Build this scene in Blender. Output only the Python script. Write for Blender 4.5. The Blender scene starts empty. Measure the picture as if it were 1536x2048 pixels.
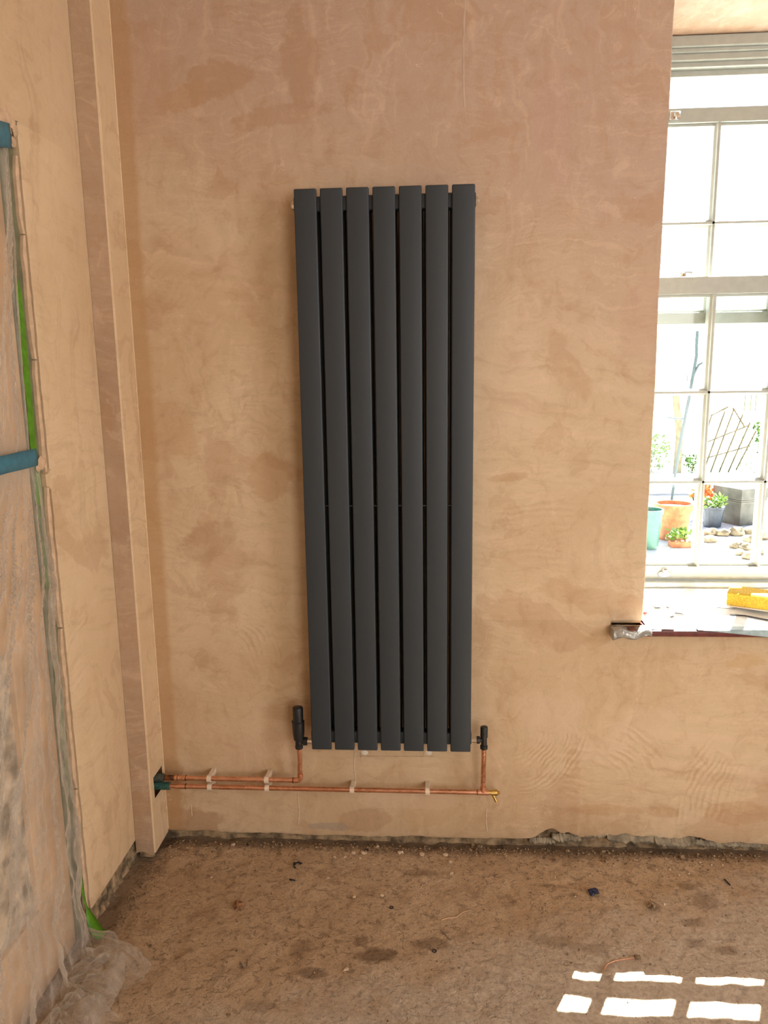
import bpy, math, random
from mathutils import Vector, Matrix, noise
random.seed(7)
C = bpy.context.scene
COL = C.collection
PI = math.pi

# ------------------------------------------------------------------ camera, world, sun, lights, exposure
YAW, PITCH, ROLL = 0.0613752, 0.1778415, -0.0134907
CAM = Vector((0.115035, -2.133402, 1.463627))
FPX = 1467.258
F_ = Vector((-math.sin(YAW)*math.cos(PITCH), math.cos(YAW)*math.cos(PITCH), -math.sin(PITCH)))
R0 = Vector((math.cos(YAW), math.sin(YAW), 0)); U0 = R0.cross(F_)
R_ = math.cos(ROLL)*R0 + math.sin(ROLL)*U0
U_ = -math.sin(ROLL)*R0 + math.cos(ROLL)*U0
cd = bpy.data.cameras.new('camera'); cam = bpy.data.objects.new('camera', cd); COL.objects.link(cam)
cam.matrix_world = Matrix(((R_.x, U_.x, -F_.x, CAM.x), (R_.y, U_.y, -F_.y, CAM.y), (R_.z, U_.z, -F_.z, CAM.z), (0, 0, 0, 1)))
cd.sensor_fit = 'VERTICAL'; cd.sensor_height = 32; cd.lens = 32*FPX/2048; cd.clip_start = 0.02
C.camera = cam

world = bpy.data.worlds.new('sky'); C.world = world; world.use_nodes = True
wn = world.node_tree; wn.nodes.clear()
sky = wn.nodes.new('ShaderNodeTexSky'); sky.sky_type = 'NISHITA'; sky.sun_disc = False
SUN_TRAVEL = Vector((-0.539, -1.0, -1.607))
sky.sun_elevation = math.atan2(1.607, math.hypot(0.539, 1)); sky.sun_rotation = math.atan2(0.539, 1.0)
sky.air_density = 1.0; sky.dust_density = 1.2; sky.ozone_density = 1.0
bg = wn.nodes.new('ShaderNodeBackground'); bg.inputs['Strength'].default_value = 0.36
wo = wn.nodes.new('ShaderNodeOutputWorld')
wn.links.new(sky.outputs[0], bg.inputs[0]); wn.links.new(bg.outputs[0], wo.inputs[0])

sd = bpy.data.lights.new('sun', 'SUN'); sun = bpy.data.objects.new('sun', sd); COL.objects.link(sun)
sd.energy = 40.0; sd.angle = math.radians(0.27); sd.color = (1.0, 0.96, 0.90)
sun.rotation_euler = SUN_TRAVEL.to_track_quat('-Z', 'Y').to_euler()

def area(name, loc, direction, sx, sy, power, col=(1, 1, 1)):
    a = bpy.data.lights.new(name, 'AREA'); a.shape = 'RECTANGLE'; a.size = sx; a.size_y = sy; a.energy = power; a.color = col
    o = bpy.data.objects.new(name, a); COL.objects.link(o); o.location = loc
    o.rotation_euler = Vector(direction).to_track_quat('-Z', 'Y').to_euler(); return o
# added fill lamps inside the closed room, unseen, at right and behind the camera
area('fill_right', (3.35, -2.3, 1.55), (-1, 0.10, -0.05), 1.3, 1.6, 33, (0.93, 0.97, 1.0))
area('fill_rear', (1.6, -4.3, 1.45), (-0.25, 1, 0), 1.8, 2.0, 33, (1.0, 0.96, 0.90))

vs = C.view_settings
vs.view_transform = 'Standard'; vs.look = 'None'; vs.gamma = 1; vs.use_curve_mapping = False; vs.exposure = 0.96

# ------------------------------------------------------------------ helpers
def ray(x, y): return F_ + R_*((x-768)/FPX) - U_*((y-1024)/FPX)
def onY(x, y, Y=0.0): d = ray(x, y); return CAM + d*((Y-CAM.y)/d.y)
def onX(x, y, X=-0.8): d = ray(x, y); return CAM + d*((X-CAM.x)/d.x)
def onZ(x, y, Z=0.0): d = ray(x, y); return CAM + d*((Z-CAM.z)/d.z)

def n3(x, y=0.0, z=0.0): return noise.noise(Vector((x, y, z)))
def fbm(x, y=0.0, z=0.0, o=4):
    return sum(noise.noise(Vector((x, y, z))*(2**i) + Vector((i*7.3, 0, 0)))/(2**i) for i in range(o))

class MB:
    def __init__(s): s.v = []; s.f = []
    def add(s, vs_, fs):
        k = len(s.v); s.v += [Vector(q) for q in vs_]; s.f += [tuple(i+k for i in f) for f in fs]; return s
    def box(s, a, b):
        x0, y0, z0 = a; x1, y1, z1 = b
        return s.add([(x0,y0,z0),(x1,y0,z0),(x1,y1,z0),(x0,y1,z0),(x0,y0,z1),(x1,y0,z1),(x1,y1,z1),(x0,y1,z1)],
                     [(0,3,2,1),(4,5,6,7),(0,1,5,4),(1,2,6,5),(2,3,7,6),(3,0,4,7)])
    def rbox(s, a, b, r, seg=3, axis=2):
        """box with its four edges along `axis` rounded and slightly rounded ends"""
        lo = [min(a[i], b[i]) for i in range(3)]; hi = [max(a[i], b[i]) for i in range(3)]
        i, j = [(1, 2), (2, 0), (0, 1)][axis]
        def ring(t, ins):
            out = []
            for cx, cy, a0 in ((hi[i]-r, hi[j]-r, 0), (lo[i]+r, hi[j]-r, PI/2), (lo[i]+r, lo[j]+r, PI), (hi[i]-r, lo[j]+r, 3*PI/2)):
                for k in range(seg+1):
                    an = a0 + k*PI/2/seg; p = [0, 0, 0]
                    p[i] = cx + (r-ins)*math.cos(an); p[j] = cy + (r-ins)*math.sin(an); p[axis] = t; out.append(p)
            return out
        e = r*0.6
        rings = [ring(lo[axis], e), ring(lo[axis]+e, 0), ring(hi[axis]-e, 0), ring(hi[axis], e)]
        n = len(rings[0]); fs = [tuple(range(n-1, -1, -1)), tuple(3*n+q for q in range(n))]
        for q in range(3):
            for k in range(n): fs.append((q*n+k, q*n+(k+1) % n, (q+1)*n+(k+1) % n, (q+1)*n+k))
        return s.add([p for rg in rings for p in rg], fs)
    def tube(s, pts, r, n=14, caps=True):
        pts = [Vector(p) for p in pts]; rs = r if isinstance(r, (list, tuple)) else [r]*len(pts)
        vs_ = []; up = None
        for i, p in enumerate(pts):
            d = (pts[min(i+1, len(pts)-1)] - pts[max(i-1, 0)]).normalized()
            if up is None: up = d.orthogonal().normalized()
            up = (up - d*up.dot(d)); up = up.normalized() if up.length > 1e-6 else d.orthogonal().normalized()
            w = d.cross(up)
            for k in range(n):
                a = 2*PI*k/n; vs_.append(p + (up*math.cos(a) + w*math.sin(a))*rs[i])
        fs = []
        for i in range(len(pts)-1):
            for k in range(n): fs.append((i*n+k, i*n+(k+1) % n, (i+1)*n+(k+1) % n, (i+1)*n+k))
        if caps: fs += [tuple(range(n-1, -1, -1)), tuple((len(pts)-1)*n+k for k in range(n))]
        return s.add(vs_, fs)
    def lathe(s, o, axis, prof, n=24, flute=0.0, nfl=0):
        """prof: list of (distance along axis, radius)"""
        o = Vector(o); ax = Vector(axis).normalized(); u = ax.orthogonal().normalized(); w = ax.cross(u); vs_ = []
        for t, r in prof:
            for k in range(n):
                a = 2*PI*k/n; rr = r*(1 + (flute*(1 if math.cos(a*nfl) > 0 else -1) if nfl else 0))
                vs_.append(o + ax*t + (u*math.cos(a) + w*math.sin(a))*rr)
        fs = []; m = len(prof)
        for i in range(m-1):
            for k in range(n): fs.append((i*n+k, i*n+(k+1) % n, (i+1)*n+(k+1) % n, (i+1)*n+k))
        fs += [tuple(range(n-1, -1, -1)), tuple((m-1)*n+k for k in range(n))]
        return s.add(vs_, fs)
    def prism(s, poly, vec):
        """poly: list of 3D points (planar), extruded by vec"""
        n = len(poly); v = Vector(vec); a = [Vector(p) for p in poly]
        fs = [tuple(range(n-1, -1, -1)), tuple(n+k for k in range(n))] + [(k, (k+1) % n, n+(k+1) % n, n+k) for k in range(n)]
        return s.add(a + [p+v for p in a], fs)
    def blob(s, c, r, seed=0, n=1, sq=(1, 1, 1), amp=0.3):
        c = Vector(c); t = (1+5**.5)/2
        V = [Vector(q).normalized() for q in ((-1,t,0),(1,t,0),(-1,-t,0),(1,-t,0),(0,-1,t),(0,1,t),(0,-1,-t),(0,1,-t),(t,0,-1),(t,0,1),(-t,0,-1),(-t,0,1))]
        Fc = [(0,11,5),(0,5,1),(0,1,7),(0,7,10),(0,10,11),(1,5,9),(5,11,4),(11,10,2),(10,7,6),(7,1,8),(3,9,4),(3,4,2),(3,2,6),(3,6,8),(3,8,9),(4,9,5),(2,4,11),(6,2,10),(8,6,7),(9,8,1)]
        for _ in range(n-1):
            nf = []; cache = {}
            def mid(a, b):
                k = (min(a, b), max(a, b))
                if k not in cache: V.append(((V[a]+V[b])/2).normalized()); cache[k] = len(V)-1
                return cache[k]
            for a, b, c_ in Fc:
                x, y, z = mid(a, b), mid(b, c_), mid(c_, a); nf += [(a,x,z),(b,y,x),(c_,z,y),(x,y,z)]
            Fc = nf
        out = []
        for q in V:
            k = r*(1+amp*noise.noise(q*1.7+Vector((seed*3.1, seed*1.7, 0))))
            out.append(c + Vector((q.x*sq[0], q.y*sq[1], q.z*sq[2]))*k)
        return s.add(out, Fc)
    def grid(s, fn, nu, nv):
        vs_ = [fn(i/nu, j/nv) for j in range(nv+1) for i in range(nu+1)]
        fs = [(j*(nu+1)+i, j*(nu+1)+i+1, (j+1)*(nu+1)+i+1, (j+1)*(nu+1)+i) for j in range(nv) for i in range(nu)]
        return s.add(vs_, fs)

WL = {}
def empty(name, loc, label=None, cat=None, group=None, kind=None):
    o = bpy.data.objects.new(name, None); COL.objects.link(o); o.location = loc; o.empty_display_size = 0.05
    WL[o] = Vector(loc)
    return tag(o, label, cat, group, kind)
def tag(o, label=None, cat=None, group=None, kind=None):
    if label: o['label'] = label
    if cat: o['category'] = cat
    if group: o['group'] = group
    if kind: o['kind'] = kind
    return o
def build(mb, name, mat, parent=None, origin=None, smooth=True, label=None, cat=None, group=None, kind=None, bevel=0.0, angle=35):
    """world-space vertices -> one object; its origin is the parent's or the bottom centre of the mesh"""
    if origin is None:
        xs = [v.x for v in mb.v]; ys = [v.y for v in mb.v]; zs = [v.z for v in mb.v]
        origin = Vector(((min(xs)+max(xs))/2, (min(ys)+max(ys))/2, min(zs)))
    origin = Vector(origin)
    me = bpy.data.meshes.new(name); me.from_pydata([tuple(v-origin) for v in mb.v], [], mb.f); me.update()
    o = bpy.data.objects.new(name, me); COL.objects.link(o)
    if parent: o.parent = parent; o.location = origin - WL[parent]
    else: o.location = origin
    WL[o] = origin
    me.materials.append(mat)
    if smooth:
        for p in me.polygons: p.use_smooth = True
        me.set_sharp_from_angle(angle=math.radians(angle))
    if bevel:
        b = o.modifiers.new('bevel', 'BEVEL'); b.width = bevel; b.segments = 2; b.limit_method = 'ANGLE'; b.harden_normals = False
    return tag(o, label, cat, group, kind)
def copy_tree(o, parent=None, delta=None):
    c = o.copy(); COL.objects.link(c)
    if parent: c.parent = parent
    if delta is not None: c.location = o.location + Vector(delta)
    for ch in list(o.children): copy_tree(ch, c)
    return c

# ------------------------------------------------------------------ node helpers
class NT:
    def __init__(s, name):
        s.m = bpy.data.materials.new(name); s.m.use_nodes = True; s.t = s.m.node_tree; s.t.nodes.clear()
        s.out = s.t.nodes.new('ShaderNodeOutputMaterial')
    def n(s, typ, **kw):
        nd = s.t.nodes.new(typ)
        for k, v in kw.items(): setattr(nd, k, v)
        return nd
    def set(s, sock, v):
        if v is None: return
        if isinstance(v, bpy.types.NodeSocket): s.t.links.new(v, sock)
        elif isinstance(v, (tuple, list)) and len(v) == 3 and sock.type == 'RGBA': sock.default_value = (*v, 1)
        else: sock.default_value = v
    def m_(s, op, a, b=None, c=None, clamp=False):
        nd = s.n('ShaderNodeMath', operation=op, use_clamp=clamp)
        for i, v in enumerate((a, b, c)):
            if v is not None: s.set(nd.inputs[i], v)
        return nd.outputs[0]
    def add(s, a, b): return s.m_('ADD', a, b)
    def sub(s, a, b): return s.m_('SUBTRACT', a, b)
    def mul(s, a, b, clamp=False): return s.m_('MULTIPLY', a, b, clamp=clamp)
    def step(s, v, lo, hi, a=0.0, b=1.0):
        nd = s.n('ShaderNodeMapRange', interpolation_type='SMOOTHSTEP')
        for i, q in enumerate((v, lo, hi, a, b)): s.set(nd.inputs[i], q)
        return nd.outputs[0]
    def xyz(s):
        tc = s.n('ShaderNodeTexCoord'); g = s.n('ShaderNodeNewGeometry'); sp = s.n('ShaderNodeSeparateXYZ')
        s.t.links.new(g.outputs['Position'], sp.inputs[0]); return sp.outputs
    def vec(s, x, y, z=0.0):
        nd = s.n('ShaderNodeCombineXYZ')
        for i, q in enumerate((x, y, z)): s.set(nd.inputs[i], q)
        return nd.outputs[0]
    def noise(s, v, scale, detail=4, rough=0.55, dist=0.0):
        nd = s.n('ShaderNodeTexNoise'); s.set(nd.inputs['Vector'], v)
        nd.inputs['Scale'].default_value = scale; nd.inputs['Detail'].default_value = detail
        nd.inputs['Roughness'].default_value = rough; nd.inputs['Distortion'].default_value = dist
        return nd.outputs[0]
    def mix(s, f, a, b, mode='MIX'):
        nd = s.n('ShaderNodeMix', data_type='RGBA', blend_type=mode)
        s.set(nd.inputs[0], f); s.set(nd.inputs[6], a); s.set(nd.inputs[7], b); return nd.outputs[2]
    def bump(s, h, strength=0.5, dist=0.01, normal=None):
        nd = s.n('ShaderNodeBump'); nd.inputs['Strength'].default_value = strength; nd.inputs['Distance'].default_value = dist
        s.set(nd.inputs['Height'], h)
        if normal: s.set(nd.inputs['Normal'], normal)
        return nd.outputs[0]
    def bsdf(s, col, rough=0.5, metal=0.0, normal=None, spec=0.5, **kw):
        nd = s.n('ShaderNodeBsdfPrincipled'); s.set(nd.inputs['Base Color'], col); s.set(nd.inputs['Roughness'], rough)
        s.set(nd.inputs['Metallic'], metal); nd.inputs['Specular IOR Level'].default_value = spec
        if normal: s.set(nd.inputs['Normal'], normal)
        for k, v in kw.items(): s.set(nd.inputs[k.replace('_', ' ')], v)
        return nd.outputs[0]
    def done(s, sh): s.t.links.new(sh, s.out.inputs[0]); return s.m

def simple(name, col, rough=0.5, metal=0.0, var=0.12, scale=30, bump=0.15, bd=0.001, spec=0.5, **kw):
    t = NT(name); X, Y, Z = t.xyz(); v = t.vec(X, Y, Z)
    nz = t.noise(v, scale, 5)
    dark = tuple(c*(1-var*1.6) for c in col); lite = tuple(min(1, c*(1+var)) for c in col)
    c = t.mix(t.step(nz, .3, .7), dark, lite)
    return t.done(t.bsdf(c, rough, metal, t.bump(nz, bump, bd), spec, **kw))

# plaster: skimmed gypsum, half dry, with damp patches, trowel streaks and scratches
def plaster(name, horiz, A=(0.65, 0.505, 0.33), B=(0.575, 0.42, 0.255), pinkzone=True, blobs=(), fans=(), corner=None):
    t = NT(name); X, Y, Z = t.xyz(); H = {'X': X, 'Y': Y}[horiz]; O = Y if horiz == 'X' else X
    v = t.vec(H, O, Z)
    w1 = t.noise(v, 2.2, 5, .6); w2 = t.noise(t.vec(Z, H, O), 2.6, 5, .6)
    dx = t.mul(t.sub(w1, .5), .35); dz = t.mul(t.sub(w2, .5), .35)
    wx = t.add(H, dx); wz = t.add(Z, dz)
    tone = t.step(t.noise(v, 1.7, 6, .6, .5), .38, .62)
    col = t.mix(tone, B, A)
    if pinkzone:  # upper right tinted pinker and darker: lens flare and weaker light painted in
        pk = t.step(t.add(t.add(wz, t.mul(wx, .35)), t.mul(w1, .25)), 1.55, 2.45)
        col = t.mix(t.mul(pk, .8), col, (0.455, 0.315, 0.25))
    # horizontal trowel streaks, arcs from warping
    st = t.noise(t.vec(t.mul(wx, 1.6), t.mul(O, 3.0), t.mul(t.add(t.add(Z, t.mul(dz, .45)), t.mul(H, .15)), 24.0)), 1.0, 5, .65, .4)
    stv = t.noise(t.vec(t.mul(wx, 26.0), t.mul(O, 3.0), t.mul(wz, 2.0)), 1.0, 4, .6, .3)
    mh = t.mul(t.step(t.noise(v, 1.9, 3, .5, .3), .42, .60), t.step(Z, 2.15, 1.85, .15, 1.0))
    streak = t.add(t.mul(t.sub(st, .5), mh), t.mul(t.sub(stv, .5), t.mul(t.sub(1.0, mh), .8)))
    col = t.mix(t.mul(t.step(streak, .0, .20), .42), col, (0.74, 0.55, 0.39))
    col = t.mix(t.mul(t.step(streak, -.0, -.22), .46), col, (0.43, 0.265, 0.15))
    ms = t.noise(t.vec(t.mul(t.add(wx, t.mul(wz, .25)), 9.0), O, t.mul(t.add(Z, t.mul(dz, .5)), 95.0)), 1.0, 4, .7, .2)
    mgate = t.step(t.noise(v, 3.1, 4, .6), .40, .62)
    col = t.mix(t.mul(t.mul(t.step(ms, .50, .72), mgate), .34), col, (0.44, 0.27, 0.15))
    col = t.mix(t.mul(t.mul(t.step(ms, .50, .30), mgate), .30), col, (0.80, 0.61, 0.44))
    mot = t.noise(v, 15, 8, .72, .8)
    col = t.mix(t.mul(t.step(mot, .50, .64), .32 if horiz == 'X' else .13), col, (0.42, 0.26, 0.145))
    col = t.mix(t.mul(t.step(mot, .46, .32), .30), col, (0.78, 0.60, 0.44))
    # damp, darker islands with crisp broken edges
    isl = t.noise(t.vec(t.mul(wx, 1.0), O, t.mul(wz, 1.25)), 2.9, 8, .58, .8)
    isl2 = t.noise(t.vec(wz, wx, O), 6.5, 8, .62, .5)
    dm = t.mul(t.step(isl, .555, .615), .34)
    dm2 = t.mul(t.step(isl2, .59, .64), .26)
    col = t.mix(t.m_('MAXIMUM', dm, dm2), col, (0.42, 0.235, 0.12))
    lite = t.mul(t.step(isl2, .38, .34), .25)
    col = t.mix(lite, col, (0.74, 0.56, 0.42))
    edge = t.noise(v, 9, 8, .65, .3)
    for cx, cz, rx, rz, ang, c, s_ in blobs:
        ca, sa = math.cos(ang), math.sin(ang)
        ux = t.sub(H, cx); uz = t.sub(Z, cz)
        px = t.mul(t.add(t.mul(ux, ca), t.mul(uz, sa)), 1/rx); pz = t.mul(t.sub(t.mul(uz, ca), t.mul(ux, sa)), 1/rz)
        d = t.m_('SQRT', t.add(t.mul(px, px), t.mul(pz, pz)))
        d = t.add(t.add(d, t.mul(t.sub(edge, .5), 2.6)), t.mul(t.sub(w1, .5), 1.2))
        col = t.mix(t.mul(t.step(d, 1.14, .84), s_*.85), col, c)
    hgt = t.add(t.mul(streak, .6), t.mul(t.noise(v, 5, 6, .55), 1.2))
    # fans: groups of curved trowel ridges round a centre (cx, cz), radius r0..r1, aimed at angle
    for cx, cz, r0, r1, ang, half, freq, s_ in fans:
        ux = t.sub(H, cx); uz = t.sub(Z, cz)
        r = t.m_('SQRT', t.add(t.mul(ux, ux), t.mul(uz, uz)))
        ca, sa = math.cos(ang), math.sin(ang)
        al = t.m_('ARCTAN2', t.sub(t.mul(uz, ca), t.mul(ux, sa)), t.add(t.mul(ux, ca), t.mul(uz, sa)))
        ph = t.add(t.mul(r, freq), t.mul(t.sub(t.noise(v, 6, 4), .5), 26.0))
        wv = t.m_('SINE', ph)
        mk = t.mul(t.mul(t.step(t.add(r, t.mul(t.sub(edge, .5), .16)), r0, r0+.05), t.step(r, r1, r1-.04)), t.step(t.add(t.m_('ABSOLUTE', al), t.mul(t.sub(edge, .5), half*1.6)), half, half*.6))
        mk = t.mul(mk, t.step(t.noise(t.vec(t.mul(r, 3.0), t.mul(al, .35), .3), 9, 3, .6), .38, .58))
        hgt = t.add(hgt, t.mul(t.mul(wv, mk), .16*s_))
        col = t.mix(t.mul(t.mul(t.step(wv, .1, .95), mk), .50*s_), col, (0.45, 0.27, 0.14))
        col = t.mix(t.mul(t.mul(t.step(wv, -.3, -.98), mk), .35*s_), col, (0.76, 0.57, 0.39))
    if corner is not None:   # wetter orange-brown band of plaster beside the corner
        cd_ = t.m_('ABSOLUTE', t.sub(t.add(H, t.mul(t.sub(w1, .5), .03)), corner))
        col = t.mix(t.mul(t.step(cd_, .062, .040), .62), col, (0.47, 0.27, 0.115))
    # thin scratches
    sc = t.noise(t.vec(t.mul(t.add(wx, wz), 2.0), O, t.mul(t.sub(wz, wx), 2.4)), 3.0, 2, .4, 1.6)
    line = t.m_('ABSOLUTE', t.sub(sc, .5))
    gate = t.step(t.noise(v, 3.7, 2), .58, .66)
    col = t.mix(t.mul(t.mul(t.step(line, .004, .0012), gate), .45), col, (0.80, 0.62, 0.46))
    fine = t.noise(v, 160, 3, .6)
    col = t.mix(.08, col, t.mix(fine, (0.3, 0.2, 0.12), (0.9, 0.75, 0.6)))
    nrm = t.bump(t.add(hgt, t.mul(fine, .05)), .45, .006)
    return t.done(t.bsdf(col, t.step(tone, 0, 1, .62, .78), 0, nrm, .3))

def P(x, y, Y=0): q = onY(x, y, Y); return q.x, q.z
DK = (0.40, 0.235, 0.13); DK2 = (0.47, 0.27, 0.125); LT = (0.72, 0.55, 0.42); GR = (0.30, 0.24, 0.17)
def bl(x, y, wpx, hpx, ang, c, s): cx, cz = P(x, y); return (cx, cz, wpx/690, hpx/690, ang, c, s)
blobs_back = [bl(420, 165, 62, 34, .2, DK, .6), bl(600, 120, 42, 80, .0, DK, .55), bl(560, 230, 90, 22, .1, DK, .45), bl(360, 195, 50, 22, .3, DK2, .5),
              bl(290, 170, 55, 120, .0, (0.50, 0.30, 0.20), .3), bl(330, 860, 60, 60, .4, DK2, .4), bl(420, 1080, 60, 35, .2, DK, .4),
              bl(540, 960, 50, 40, .1, DK2, .5), bl(1010, 955, 45, 10, .1, DK2, .5), bl(390, 1650, 60, 40, 0, (0.38, 0.20, 0.09), .6),
              bl(730, 1640, 55, 26, .2, DK, .5), bl(860, 1620, 70, 40, .3, DK2, .3), bl(655, 1652, 45, 10, 0, (0.36, 0.31, 0.25), .7),
              bl(1190, 1200, 100, 24, -.25, DK2, .4), bl(1490, 1325, 40, 18, .1, (0.55, 0.36, 0.16), .6), bl(1480, 1625, 90, 26, 0, DK2, .45),
              bl(1250, 1620, 110, 16, 0, DK2, .45), bl(960, 760, 120, 160, .2, LT, .2), bl(800, 1600, 120, 20, 0, LT, .3), bl(1300, 640, 60, 90, 0, (0.50, 0.31, 0.24), .35),
              bl(1110, 250, 34, 90, .1, (0.50, 0.32, 0.26), .4), bl(1255, 1470, 90, 40, .5, LT, .3), bl(1100, 1440, 70, 60, 0, LT, .3),
              bl(340, 1560, 30, 60, 0, (0.42, 0.23, 0.10), .6), bl(500, 1480, 130, 60, 0, LT, .25)]
def fan(x, y, r0, r1, ang, half, freq, s): cx, cz = P(x, y); return (cx, cz, r0/690, r1/690, ang, half, freq, s)
fans_back = [fan(1010, 1450, 60, 190, -.75, .75, 430, 1.0), fan(1175, 1590, 70, 210, .80, .5, 300, .7), fan(1130, 1640, 40, 190, 1.3, .5, 240, .5),
             fan(1640, 1640, 160, 330, 2.85, .4, 360, .7), fan(1080, 1500, 380, 560, 1.62, .17, 300, .45), fan(430, 1330, 60, 160, .55, .6, 360, .6),
             fan(330, 1200, 60, 240, 1.4, .5, 300, .3), fan(480, 700, 100, 300, 2.2, .5, 280, .2)]
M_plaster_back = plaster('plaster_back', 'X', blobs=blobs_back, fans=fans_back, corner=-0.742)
M_plaster_side = plaster('plaster_side', 'Y', A=(0.74, 0.56, 0.35), B=(0.69, 0.505, 0.305), pinkzone=False)  # lighter copy of the plaster; window light on right-facing faces put into its colour
M_plaster_face = plaster('plaster_chase_face', 'X', A=(0.51, 0.365, 0.25), B=(0.43, 0.30, 0.20), pinkzone=False)  # darker copy of the plaster; shade on the chase front put into its colour
M_plaster_edge = simple('plaster_broken_edge', (0.66, 0.47, 0.31), .9, var=.10, scale=40, bump=.5, bd=.003)
M_render = simple('old_lime_render', (0.33, 0.235, 0.135), .95, var=.45, scale=26, bump=.9, bd=.01)
M_grey_mem = simple('grey_render_flake', (0.30, 0.255, 0.18), .8, var=.3, scale=25, bump=.5, bd=.003)
M_anth = simple('anthracite_powder_coat', (0.028, 0.038, 0.048), .48, var=.05, scale=600, bump=.06, bd=.0002, spec=.5)
M_black = simple('matt_black_valve', (0.016, 0.017, 0.019), .38, var=.1, scale=300, bump=.05, bd=.0002)
M_chrome = simple('chrome', (0.75, 0.73, 0.70), .12, 1, var=.05, scale=50, bump=.02, bd=.0002)
M_brass = simple('brass', (0.62, 0.42, 0.13), .3, 1, var=.15, scale=90, bump=.1, bd=.0003)
M_cream = simple('cream_plastic', (0.78, 0.66, 0.52), .55, var=.05, scale=50, bump=.03)
M_rubber = simple('black_rubber', (0.012, 0.014, 0.022), .6, var=.2)
M_teal = simple('green_pipe_lagging', (0.035, 0.115, 0.09), .7, var=.25, scale=90, bump=.3)
M_dark = simple('dark_void', (0.02, 0.015, 0.01), .95, var=.3)
def copper():
    t = NT('copper'); X, Y, Z = t.xyz(); v = t.vec(t.mul(X, .6), Y, Z)
    a = t.noise(v, 14, 6, .65, 1.0); b = t.noise(v, 60, 4)
    c = t.mix(t.step(a, .42, .62), (0.80, 0.45, 0.30), (0.66, 0.33, 0.20))
    c = t.mix(t.mul(t.step(a, .62, .70), .8), c, (0.16, 0.07, 0.04))
    r = t.step(b, .2, .8, .20, .42)
    return t.done(t.bsdf(c, r, .93, t.bump(b, .03, .0003), .5))
M_copper = copper()
M_copper_dark = simple('scorched_copper', (0.20, 0.085, 0.045), .45, .8, var=.4, scale=70, bump=.2)

def floor_mat():
    t = NT('dusty_concrete'); X, Y, Z = t.xyz(); v = t.vec(X, Y, Z)
    w = t.noise(v, 6, 6, .6); big = t.noise(v, 2.2, 6, .6, .4); mid = t.noise(v, 16, 8, .68, .3); fi = t.noise(v, 90, 6, .7)
    c = t.mix(t.step(big, .35, .65), (0.62, 0.42, 0.25), (0.74, 0.535, 0.345))
    c = t.mix(t.mul(t.step(mid, .52, .66), .5), c, (0.27, 0.16, 0.085))
    c = t.mix(t.mul(t.step(mid, .44, .32), .35), c, (0.60, 0.44, 0.30))
    gr = t.noise(v, 260, 4, .7)
    c = t.mix(t.mul(t.step(gr, .53, .64), .6), c, (0.25, 0.15, 0.08))
    c = t.mix(t.mul(t.step(gr, .44, .32), .4), c, (0.66, 0.49, 0.34))
    c = t.mix(t.mul(t.step(fi, .56, .68), .55), c, (0.24, 0.145, 0.08))
    c = t.mix(t.mul(t.step(fi, .38, .28), .35), c, (0.68, 0.54, 0.40))
    dent = t.noise(t.vec(X, t.mul(Y, 1.2), Z), 48, 5, .62, .6)
    c = t.mix(t.mul(t.step(dent, .56, .66), .42), c, (0.24, 0.145, 0.075))
    c = t.mix(t.mul(t.step(dent, .40, .30), .3), c, (0.68, 0.50, 0.34))
    # window glare painted in as paler, greyer screed away from the wall, window side
    glare = t.step(t.add(t.add(t.mul(X, .35), t.mul(Y, -1.0)), t.mul(t.sub(w, .5), .5)), .42, .68)
    c = t.mix(t.mul(glare, .70), c, t.mix(t.step(fi, .35, .65), (0.80, 0.70, 0.58), (0.58, 0.47, 0.36)))
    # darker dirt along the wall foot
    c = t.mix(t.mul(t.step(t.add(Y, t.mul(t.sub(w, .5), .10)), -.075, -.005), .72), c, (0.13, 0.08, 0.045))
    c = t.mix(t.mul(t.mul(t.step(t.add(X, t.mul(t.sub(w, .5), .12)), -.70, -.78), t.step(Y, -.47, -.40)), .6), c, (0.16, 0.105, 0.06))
    edge = t.noise(v, 26, 7, .7, .3)
    for px, py, rx, ry, s_ in ((752, 1908, .060, .028, .75), (862, 1886, .055, .022, .6), (622, 1946, .045, .020, .65), (600, 1896, .03, .03, .45), (724, 1880, .022, .02, .6),
                               (1180, 1895, .05, .02, .35), (1370, 1770, .03, .02, .55), (1310, 1812, .018, .018, .6), (1410, 1800, .04, .04, .4), (520, 2010, .04, .02, .3),
                               (1385, 1845, .035, .02, .45), (1100, 1880, .05, .025, .3), (840, 1745, .06, .02, .35), (420, 1830, .035, .02, .3), (580, 1840, .03, .02, .3), (1450, 1900, .03, .02, .5), (1390, 1885, .03, .02, .4)):
        q = onZ(px, py); a = t.mul(t.sub(X, q.x), 1/rx); b = t.mul(t.sub(Y, q.y), 1/ry)
        d = t.add(t.m_('SQRT', t.add(t.mul(a, a), t.mul(b, b))), t.mul(t.sub(edge, .5), 1.8))
        c = t.mix(t.mul(t.step(d, 1.25, .6), s_), c, (0.20, 0.115, 0.055))
    h = t.add(t.add(t.sub(t.mul(mid, 1.0), t.mul(t.step(dent, .52, .70), .35)), t.mul(fi, .6)), t.mul(gr, .25))
    nr = t.bump(h, 1.0, .013)
    return t.done(t.bsdf(c, t.step(fi, .2, .8, .36, .62), 0, nr, .5))
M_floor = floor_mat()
M_paint = simple('off_white_window_paint', (0.40, 0.42, 0.38), .38, var=.04, scale=40, bump=.05)
M_sillred = simple('dark_red_sill', (0.14, 0.028, 0.022), .4, var=.2, scale=40)
M_sheet_white = simple('white_dust_sheet', (0.78, 0.80, 0.82), .5, var=.06, scale=15, bump=.3, bd=.004)
M_duct = simple('silver_duct_tape', (0.36, 0.36, 0.34), .30, .35, var=.15, scale=45, bump=.5, bd=.002)
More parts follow.
